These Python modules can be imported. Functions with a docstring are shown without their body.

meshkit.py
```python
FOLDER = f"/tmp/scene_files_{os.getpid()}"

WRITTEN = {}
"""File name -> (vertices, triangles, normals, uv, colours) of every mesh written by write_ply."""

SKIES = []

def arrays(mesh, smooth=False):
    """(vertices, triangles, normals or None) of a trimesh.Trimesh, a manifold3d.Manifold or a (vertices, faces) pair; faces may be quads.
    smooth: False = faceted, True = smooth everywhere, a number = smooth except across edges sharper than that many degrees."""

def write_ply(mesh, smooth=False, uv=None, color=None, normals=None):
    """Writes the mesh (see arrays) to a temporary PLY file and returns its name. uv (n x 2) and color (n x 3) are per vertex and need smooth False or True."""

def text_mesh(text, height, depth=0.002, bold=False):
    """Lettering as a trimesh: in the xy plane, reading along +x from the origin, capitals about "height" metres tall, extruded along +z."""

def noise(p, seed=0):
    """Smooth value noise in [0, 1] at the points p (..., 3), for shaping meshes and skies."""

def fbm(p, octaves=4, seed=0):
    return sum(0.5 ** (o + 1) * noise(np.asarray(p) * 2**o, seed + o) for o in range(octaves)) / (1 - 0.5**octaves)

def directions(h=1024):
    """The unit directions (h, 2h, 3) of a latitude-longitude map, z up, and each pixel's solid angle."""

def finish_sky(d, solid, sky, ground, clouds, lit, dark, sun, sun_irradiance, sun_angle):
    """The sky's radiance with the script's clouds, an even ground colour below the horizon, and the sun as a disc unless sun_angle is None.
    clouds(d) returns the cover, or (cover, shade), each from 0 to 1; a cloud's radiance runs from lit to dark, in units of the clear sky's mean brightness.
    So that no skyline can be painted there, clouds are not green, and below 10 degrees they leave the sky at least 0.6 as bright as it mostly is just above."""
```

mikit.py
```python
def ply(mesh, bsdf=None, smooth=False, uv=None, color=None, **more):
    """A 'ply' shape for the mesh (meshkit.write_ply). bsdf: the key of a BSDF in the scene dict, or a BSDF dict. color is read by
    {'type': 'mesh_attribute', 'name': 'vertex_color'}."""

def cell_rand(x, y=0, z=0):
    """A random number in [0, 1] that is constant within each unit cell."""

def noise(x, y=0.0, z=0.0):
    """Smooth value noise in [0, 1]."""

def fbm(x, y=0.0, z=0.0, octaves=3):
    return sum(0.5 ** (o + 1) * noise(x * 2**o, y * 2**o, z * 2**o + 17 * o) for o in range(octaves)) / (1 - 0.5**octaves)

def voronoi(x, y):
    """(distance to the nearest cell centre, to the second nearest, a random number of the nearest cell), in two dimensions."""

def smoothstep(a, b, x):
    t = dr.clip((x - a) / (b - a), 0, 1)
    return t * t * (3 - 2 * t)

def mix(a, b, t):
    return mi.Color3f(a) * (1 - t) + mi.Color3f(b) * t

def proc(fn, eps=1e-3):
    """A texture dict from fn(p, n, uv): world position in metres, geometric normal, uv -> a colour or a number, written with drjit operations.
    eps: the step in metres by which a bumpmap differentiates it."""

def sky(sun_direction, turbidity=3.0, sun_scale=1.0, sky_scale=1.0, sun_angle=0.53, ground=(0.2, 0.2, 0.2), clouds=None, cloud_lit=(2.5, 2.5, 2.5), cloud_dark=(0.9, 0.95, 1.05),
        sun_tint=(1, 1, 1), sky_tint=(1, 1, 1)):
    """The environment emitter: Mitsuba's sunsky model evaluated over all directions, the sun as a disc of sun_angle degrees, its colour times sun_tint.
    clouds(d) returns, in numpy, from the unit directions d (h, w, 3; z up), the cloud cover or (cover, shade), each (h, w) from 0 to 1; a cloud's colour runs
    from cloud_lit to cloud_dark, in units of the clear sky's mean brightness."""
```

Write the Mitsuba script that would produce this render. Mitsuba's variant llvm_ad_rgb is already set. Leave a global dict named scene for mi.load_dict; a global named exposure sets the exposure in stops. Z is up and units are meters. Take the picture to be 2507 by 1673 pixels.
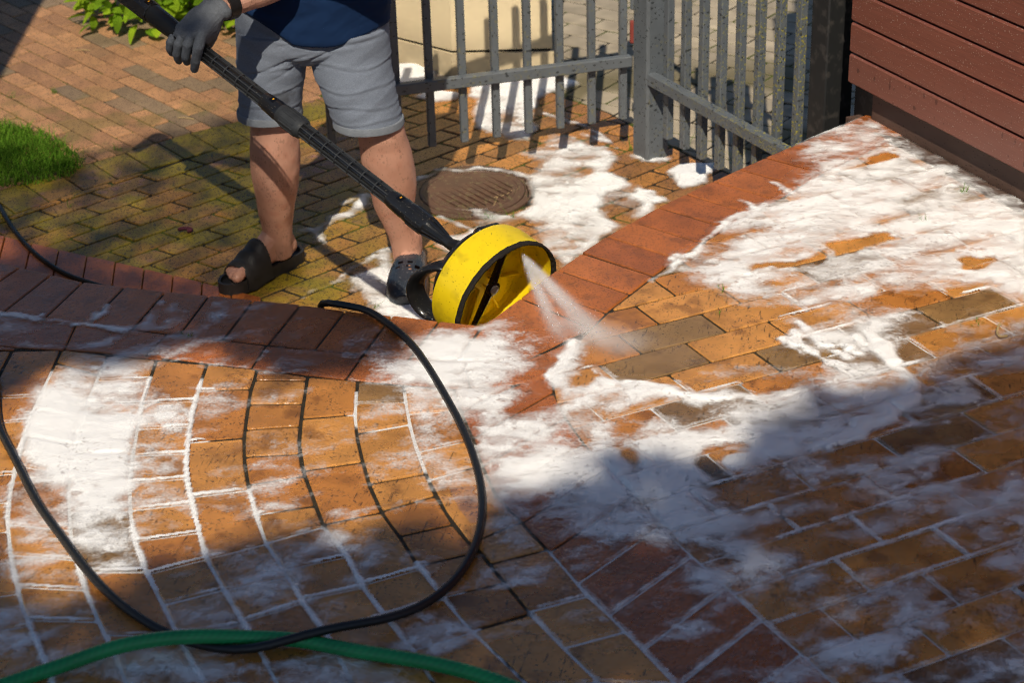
import math, random
import numpy as np, trimesh, manifold3d as m3, mitsuba as mi, drjit as dr, mikit, meshkit
from shapely.geometry import Polygon, LineString, Point, box as sbox
import shapely
from scipy import ndimage
T = mi.ScalarTransform4f
random.seed(3); RNG = np.random.RandomState(7)
scene, labels = {}, {}
# ------------------------------------------------------------------ camera, sky, sun, exposure
PITCH, ROLL, EYE = 0.4687, -0.0288, np.array([0, 0, 1.82])
fwd = np.array([0, math.cos(PITCH), -math.sin(PITCH)]); rgt = np.array([1.0, 0, 0]); upv = np.cross(rgt, fwd)
upr = -math.sin(ROLL) * rgt + math.cos(ROLL) * upv
scene['camera'] = {'type': 'thinlens', 'fov': 29.90, 'fov_axis': 'x', 'aperture_radius': 0.0055, 'focus_distance': 4.25,
                   'near_clip': 0.05, 'far_clip': 500.0,
                   'to_world': T().look_at(origin=EYE.tolist(), target=(EYE + fwd).tolist(), up=upr.tolist())}
SUN_AZ, SUN_EL = math.radians(5.3), math.radians(46.0)
SUN = np.array([-math.sin(SUN_AZ) * math.cos(SUN_EL), -math.cos(SUN_AZ) * math.cos(SUN_EL), math.sin(SUN_EL)])
scene['sky_light'] = mikit.sky(SUN.tolist(), turbidity=3, sun_tint=(.91, .98, 1.07), sky_tint=(1.0, 1.0, 1.0), sky_scale=.57)
exposure = 1.66
# ------------------------------------------------------------------ traced plan of the place, metres
APRON = [[[-1.057,3.621],[-0.952,3.619],[-0.953,3.517],[-0.955,3.414],[-1.061,3.41],[-1.059,3.516]],[[-1.061,3.41],[-0.955,3.414],[-0.956,3.363],[-0.954,3.311],[-1.059,3.304],[-1.062,3.357]],[[-1.059,3.304],[-0.954,3.311],[-0.947,3.209],[-0.939,3.107],[-1.045,3.094],[-1.053,3.199]],[[-1.045,3.094],[-0.939,3.107],[-0.935,3.055],[-0.928,3.005],[-1.033,2.988],[-1.04,3.041]],[[-1.033,2.988],[-0.928,3.005],[-0.92,2.954],[-0.906,2.904],[-1.011,2.885],[-1.025,2.936]],[[-1.011,2.885],[-0.906,2.904],[-0.893,2.854],[-0.879,2.805],[-0.983,2.783],[-0.997,2.834]],[[-0.983,2.783],[-0.879,2.805],[-0.862,2.756],[-0.845,2.707],[-0.948,2.682],[-0.966,2.732]],[[-0.948,2.682],[-0.845,2.707],[-0.828,2.659],[-0.806,2.612],[-0.91,2.584],[-0.931,2.632]],[[-0.91,2.584],[-0.806,2.612],[-0.765,2.518],[-0.725,2.424],[-0.826,2.39],[-0.867,2.487]],[[-0.826,2.39],[-0.725,2.424],[-0.685,2.33],[-0.645,2.235],[-0.743,2.196],[-0.785,2.293]],[[-0.743,2.196],[-0.645,2.235],[-0.629,2.198],[-0.613,2.161],[-0.711,2.119],[-0.727,2.158]],[[-1.163,3.623],[-1.057,3.621],[-1.058,3.57],[-1.059,3.518],[-1.165,3.517],[-1.164,3.57]],[[-1.165,3.517],[-1.059,3.518],[-1.061,3.416],[-1.06,3.313],[-1.166,3.306],[-1.167,3.412]],[[-1.166,3.306],[-1.06,3.313],[-1.054,3.211],[-1.046,3.109],[-1.151,3.096],[-1.159,3.201]],[[-1.151,3.096],[-1.046,3.109],[-1.042,3.057],[-1.035,3.006],[-1.14,2.991],[-1.147,3.043]],[[-1.14,2.991],[-1.035,3.006],[-1.017,2.906],[-0.99,2.807],[-1.094,2.786],[-1.121,2.887]],[[-1.094,2.786],[-0.99,2.807],[-0.958,2.709],[-0.923,2.613],[-1.027,2.586],[-1.061,2.685]],[[-1.027,2.586],[-0.923,2.613],[-0.881,2.52],[-0.841,2.425],[-0.942,2.393],[-0.983,2.49]],[[-0.942,2.393],[-0.841,2.425],[-0.821,2.378],[-0.801,2.331],[-0.901,2.295],[-0.921,2.344]],[[-0.901,2.295],[-0.801,2.331],[-0.78,2.283],[-0.76,2.236],[-0.859,2.198],[-0.88,2.246]],[[-0.859,2.198],[-0.76,2.236],[-0.74,2.188],[-0.72,2.141],[-0.818,2.1],[-0.838,2.149]],[[-0.818,2.1],[-0.72,2.141],[-0.715,2.13],[-0.711,2.119],[-0.808,2.078],[-0.813,2.089]],[[-1.269,3.625],[-1.163,3.623],[-1.165,3.521],[-1.167,3.418],[-1.273,3.414],[-1.271,3.52]],[[-1.273,3.414],[-1.167,3.418],[-1.166,3.316],[-1.16,3.213],[-1.265,3.204],[-1.272,3.309]],[[-1.265,3.204],[-1.16,3.213],[-1.152,3.111],[-1.143,3.009],[-1.247,2.994],[-1.258,3.099]],[[-1.247,2.994],[-1.143,3.009],[-1.127,2.908],[-1.1,2.809],[-1.204,2.788],[-1.232,2.89]],[[-1.204,2.788],[-1.1,2.809],[-1.07,2.711],[-1.037,2.614],[-1.14,2.588],[-1.174,2.687]],[[-1.14,2.588],[-1.037,2.614],[-1.018,2.566],[-0.997,2.519],[-1.1,2.49],[-1.121,2.538]],[[-1.1,2.49],[-0.997,2.519],[-0.976,2.472],[-0.956,2.425],[-1.057,2.393],[-1.078,2.442]],[[-1.057,2.393],[-0.956,2.425],[-0.916,2.331],[-0.876,2.236],[-0.975,2.199],[-1.016,2.296]],[[-0.975,2.199],[-0.876,2.236],[-0.842,2.157],[-0.808,2.078],[-0.906,2.036],[-0.94,2.118]],[[-1.375,3.627],[-1.269,3.625],[-1.271,3.523],[-1.273,3.42],[-1.379,3.417],[-1.377,3.522]],[[-1.379,3.417],[-1.273,3.42],[-1.274,3.369],[-1.273,3.317],[-1.378,3.311],[-1.38,3.364]],[[-1.378,3.311],[-1.273,3.317],[-1.269,3.266],[-1.266,3.214],[-1.372,3.205],[-1.375,3.258]],[[-1.372,3.205],[-1.266,3.214],[-1.259,3.112],[-1.25,3.01],[-1.355,2.996],[-1.364,3.1]],[[-1.355,2.996],[-1.25,3.01],[-1.242,2.959],[-1.234,2.908],[-1.339,2.891],[-1.347,2.943]],[[-1.339,2.891],[-1.234,2.908],[-1.21,2.809],[-1.182,2.71],[-1.286,2.687],[-1.314,2.789]],[[-1.286,2.687],[-1.182,2.71],[-1.165,2.662],[-1.149,2.613],[-1.252,2.587],[-1.269,2.637]],[[-1.252,2.587],[-1.149,2.613],[-1.132,2.564],[-1.112,2.517],[-1.215,2.488],[-1.235,2.537]],[[-1.215,2.488],[-1.112,2.517],[-1.091,2.47],[-1.07,2.423],[-1.172,2.391],[-1.193,2.44]],[[-1.172,2.391],[-1.07,2.423],[-1.03,2.328],[-0.99,2.234],[-1.09,2.198],[-1.131,2.295]],[[-1.09,2.198],[-0.99,2.234],[-0.97,2.187],[-0.949,2.139],[-1.048,2.1],[-1.069,2.149]],[[-1.048,2.1],[-0.949,2.139],[-0.929,2.092],[-0.909,2.044],[-1.007,2.003],[-1.027,2.052]],[[-1.007,2.003],[-0.909,2.044],[-0.907,2.04],[-0.906,2.036],[-1.003,1.995],[-1.005,1.999]],[[-0.952,3.619],[-0.848,3.585],[-0.849,3.54],[-0.851,3.495],[-0.953,3.559],[-0.952,3.589]],[[-0.953,3.559],[-0.851,3.495],[-0.853,3.395],[-0.852,3.295],[-0.956,3.349],[-0.955,3.454]],[[-0.956,3.349],[-0.852,3.295],[-0.849,3.245],[-0.845,3.195],[-0.949,3.243],[-0.953,3.296]],[[-0.949,3.243],[-0.845,3.195],[-0.84,3.146],[-0.834,3.096],[-0.942,3.137],[-0.946,3.19]],[[-0.942,3.137],[-0.834,3.096],[-0.816,2.998],[-0.795,2.901],[-0.913,2.929],[-0.932,3.033]],[[-0.913,2.929],[-0.795,2.901],[-0.782,2.852],[-0.766,2.805],[-0.885,2.827],[-0.899,2.878]],[[-0.885,2.827],[-0.766,2.805],[-0.75,2.757],[-0.733,2.71],[-0.852,2.727],[-0.869,2.777]],[[-0.852,2.727],[-0.733,2.71],[-0.713,2.664],[-0.694,2.618],[-0.814,2.628],[-0.834,2.677]],[[-0.814,2.628],[-0.694,2.618],[-0.654,2.528],[-0.615,2.437],[-0.731,2.437],[-0.771,2.533]],[[-0.848,3.585],[-0.742,3.558],[-0.742,3.516],[-0.742,3.474],[-0.851,3.47],[-0.85,3.527]],[[-0.851,3.47],[-0.742,3.474],[-0.742,3.422],[-0.742,3.37],[-0.853,3.368],[-0.852,3.419]],[[-0.853,3.368],[-0.742,3.37],[-0.735,3.267],[-0.727,3.164],[-0.842,3.164],[-0.85,3.266]],[[-0.842,3.164],[-0.727,3.164],[-0.716,3.062],[-0.698,2.96],[-0.809,2.963],[-0.829,3.063]],[[-0.809,2.963],[-0.698,2.96],[-0.674,2.86],[-0.639,2.763],[-0.753,2.767],[-0.786,2.864]],[[-0.753,2.767],[-0.639,2.763],[-0.598,2.669],[-0.558,2.574],[-0.676,2.579],[-0.717,2.672]],[[-0.676,2.579],[-0.558,2.574],[-0.527,2.502],[-0.494,2.431],[-0.615,2.437],[-0.645,2.508]],[[-0.742,3.558],[-0.633,3.532],[-0.636,3.452],[-0.635,3.372],[-0.742,3.37],[-0.742,3.464]],[[-0.742,3.37],[-0.635,3.372],[-0.634,3.32],[-0.632,3.268],[-0.735,3.264],[-0.738,3.317]],[[-0.735,3.264],[-0.632,3.268],[-0.628,3.216],[-0.623,3.164],[-0.726,3.161],[-0.731,3.212]],[[-0.726,3.161],[-0.623,3.164],[-0.618,3.117],[-0.612,3.07],[-0.716,3.06],[-0.721,3.11]],[[-0.716,3.06],[-0.612,3.07],[-0.601,3.025],[-0.589,2.981],[-0.699,2.964],[-0.707,3.012]],[[-0.699,2.964],[-0.589,2.981],[-0.576,2.932],[-0.563,2.882],[-0.673,2.858],[-0.687,2.911]],[[-0.673,2.858],[-0.563,2.882],[-0.552,2.839],[-0.539,2.796],[-0.636,2.754],[-0.654,2.806]],[[-0.636,2.754],[-0.539,2.796],[-0.518,2.748],[-0.498,2.701],[-0.594,2.661],[-0.615,2.707]],[[-0.594,2.661],[-0.498,2.701],[-0.475,2.649],[-0.453,2.598],[-0.558,2.574],[-0.576,2.618]],[[-0.558,2.574],[-0.453,2.598],[-0.414,2.512],[-0.378,2.426],[-0.494,2.431],[-0.527,2.502]],[[-0.633,3.532],[-0.526,3.502],[-0.527,3.459],[-0.529,3.416],[-0.636,3.415],[-0.635,3.473]],[[-0.636,3.415],[-0.529,3.416],[-0.526,3.316],[-0.521,3.218],[-0.628,3.207],[-0.634,3.311]],[[-0.628,3.207],[-0.521,3.218],[-0.509,3.12],[-0.49,3.023],[-0.595,3.004],[-0.616,3.104]],[[-0.595,3.004],[-0.49,3.023],[-0.467,2.93],[-0.44,2.839],[-0.539,2.796],[-0.568,2.899]],[[-0.539,2.796],[-0.44,2.839],[-0.415,2.785],[-0.392,2.732],[-0.496,2.697],[-0.518,2.747]],[[-0.496,2.697],[-0.392,2.732],[-0.377,2.694],[-0.362,2.655],[-0.455,2.604],[-0.476,2.651]],[[-0.455,2.604],[-0.362,2.655],[-0.306,2.54],[-0.259,2.42],[-0.378,2.426],[-0.416,2.516]],[[-0.526,3.502],[-0.419,3.465],[-0.419,3.456],[-0.419,3.446],[-0.527,3.453],[-0.527,3.477]],[[-0.527,3.453],[-0.419,3.446],[-0.418,3.397],[-0.418,3.347],[-0.527,3.351],[-0.529,3.402]],[[-0.527,3.351],[-0.418,3.347],[-0.417,3.301],[-0.416,3.256],[-0.523,3.248],[-0.525,3.299]],[[-0.523,3.248],[-0.416,3.256],[-0.414,3.202],[-0.407,3.148],[-0.513,3.144],[-0.519,3.196]],[[-0.513,3.144],[-0.407,3.148],[-0.401,3.107],[-0.391,3.067],[-0.494,3.041],[-0.504,3.093]],[[-0.494,3.041],[-0.391,3.067],[-0.377,3.014],[-0.363,2.961],[-0.468,2.937],[-0.482,2.989]],[[-0.468,2.937],[-0.363,2.961],[-0.353,2.925],[-0.343,2.89],[-0.441,2.842],[-0.455,2.889]],[[-0.441,2.842],[-0.343,2.89],[-0.32,2.84],[-0.297,2.79],[-0.402,2.755],[-0.421,2.799]],[[-0.402,2.755],[-0.297,2.79],[-0.28,2.743],[-0.263,2.695],[-0.365,2.662],[-0.383,2.708]],[[-0.365,2.662],[-0.263,2.695],[-0.243,2.653],[-0.223,2.611],[-0.316,2.564],[-0.341,2.613]],[[-0.316,2.564],[-0.223,2.611],[-0.174,2.515],[-0.132,2.414],[-0.259,2.42],[-0.287,2.492]],[[-0.419,3.465],[-0.315,3.439],[-0.314,3.369],[-0.312,3.298],[-0.417,3.287],[-0.418,3.376]],[[-0.417,3.287],[-0.312,3.298],[-0.302,3.204],[-0.286,3.112],[-0.396,3.086],[-0.412,3.186]],[[-0.396,3.086],[-0.286,3.112],[-0.268,3.021],[-0.242,2.932],[-0.345,2.897],[-0.371,2.992]],[[-0.345,2.897],[-0.242,2.932],[-0.203,2.84],[-0.168,2.746],[-0.265,2.702],[-0.302,2.801]],[[-0.265,2.702],[-0.168,2.746],[-0.147,2.701],[-0.126,2.656],[-0.223,2.611],[-0.245,2.656]],[[-0.223,2.611],[-0.126,2.656],[-0.102,2.607],[-0.077,2.558],[-0.173,2.513],[-0.198,2.562]],[[-0.173,2.513],[-0.077,2.558],[-0.031,2.483],[0.013,2.408],[-0.132,2.414],[-0.152,2.463]],[[-0.315,3.439],[-0.221,3.411],[-0.218,3.376],[-0.214,3.342],[-0.314,3.341],[-0.314,3.39]],[[-0.314,3.341],[-0.214,3.342],[-0.209,3.298],[-0.203,3.253],[-0.305,3.221],[-0.311,3.281]],[[-0.305,3.221],[-0.203,3.253],[-0.187,3.157],[-0.166,3.061],[-0.27,3.031],[-0.289,3.126]],[[-0.27,3.031],[-0.166,3.061],[-0.157,3.022],[-0.146,2.983],[-0.243,2.935],[-0.257,2.983]],[[-0.243,2.935],[-0.146,2.983],[-0.13,2.934],[-0.113,2.885],[-0.207,2.851],[-0.226,2.893]],[[-0.207,2.851],[-0.113,2.885],[-0.086,2.826],[-0.066,2.795],[-0.172,2.756],[-0.189,2.804]],[[-0.172,2.756],[-0.066,2.795],[-0.046,2.746],[-0.024,2.696],[-0.128,2.66],[-0.15,2.708]],[[-0.128,2.66],[-0.024,2.696],[-0.004,2.651],[0.017,2.605],[-0.079,2.561],[-0.104,2.61]],[[-0.079,2.561],[0.017,2.605],[0.067,2.51],[0.119,2.416],[0.013,2.408],[-0.032,2.485]],[[-0.221,3.411],[-0.12,3.387],[-0.112,3.343],[-0.104,3.3],[-0.209,3.294],[-0.215,3.353]],[[-0.209,3.294],[-0.104,3.3],[-0.092,3.243],[-0.079,3.186],[-0.184,3.144],[-0.198,3.219]],[[-0.184,3.144],[-0.079,3.186],[-0.07,3.138],[-0.063,3.089],[-0.161,3.04],[-0.173,3.092]],[[-0.161,3.04],[-0.063,3.089],[-0.038,2.984],[0.007,2.887],[-0.084,2.821],[-0.128,2.928]],[[-0.084,2.821],[0.007,2.887],[0.028,2.84],[0.051,2.794],[-0.049,2.754],[-0.069,2.802]],[[-0.049,2.754],[0.051,2.794],[0.084,2.723],[0.114,2.651],[0.014,2.611],[-0.018,2.683]],[[0.014,2.611],[0.114,2.651],[0.143,2.6],[0.17,2.548],[0.068,2.508],[0.041,2.559]],[[0.068,2.508],[0.17,2.548],[0.205,2.474],[0.241,2.4],[0.119,2.416],[0.094,2.462]]]
CL_BACK = [[-1.05,4.006],[-0.969,3.961],[-0.869,3.929],[-0.772,3.897],[-0.671,3.868],[-0.569,3.838],[-0.462,3.807],[-0.361,3.772],[-0.257,3.741]]
CL_FRONT = [[-1.122,3.798],[-1.022,3.763],[-0.919,3.73],[-0.817,3.704],[-0.711,3.671],[-0.614,3.642],[-0.515,3.612],[-0.414,3.581],[-0.312,3.551]]
ST_BACK = [[-0.943,3.739],[-0.738,3.678],[-0.519,3.61],[-0.312,3.551]]
ST_FRONT = [[-0.945,3.613],[-0.767,3.578],[-0.539,3.506],[-0.34,3.445]]
BAND_L = [[-0.103,3.293],[-0.074,3.163],[-0.055,3.042],[-0.029,2.954],[-0.001,2.904],[0.026,2.845],[0.073,2.75],[0.114,2.651],[0.166,2.557],[0.211,2.462],[0.241,2.4]]
BAND_R = [[0.082,3.472],[0.08,3.424],[0.08,3.373],[0.083,3.322],[0.112,3.216],[0.145,3.115],[0.262,2.833],[0.305,2.748],[0.351,2.655],[0.396,2.562],[0.457,2.447],[0.49,2.378]]
CR_IN = [[0.17,3.646],[0.207,3.719],[0.261,3.804],[0.319,3.893],[0.377,3.979],[0.437,4.063],[0.62,4.28],[0.686,4.344],[0.745,4.431],[0.987,4.706]]
STRIP_FAR = [[-1.583,5.488],[-1.455,5.417],[-1.331,5.353],[-1.158,5.268],[-0.956,5.162],[-0.84,5.097]]
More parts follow.
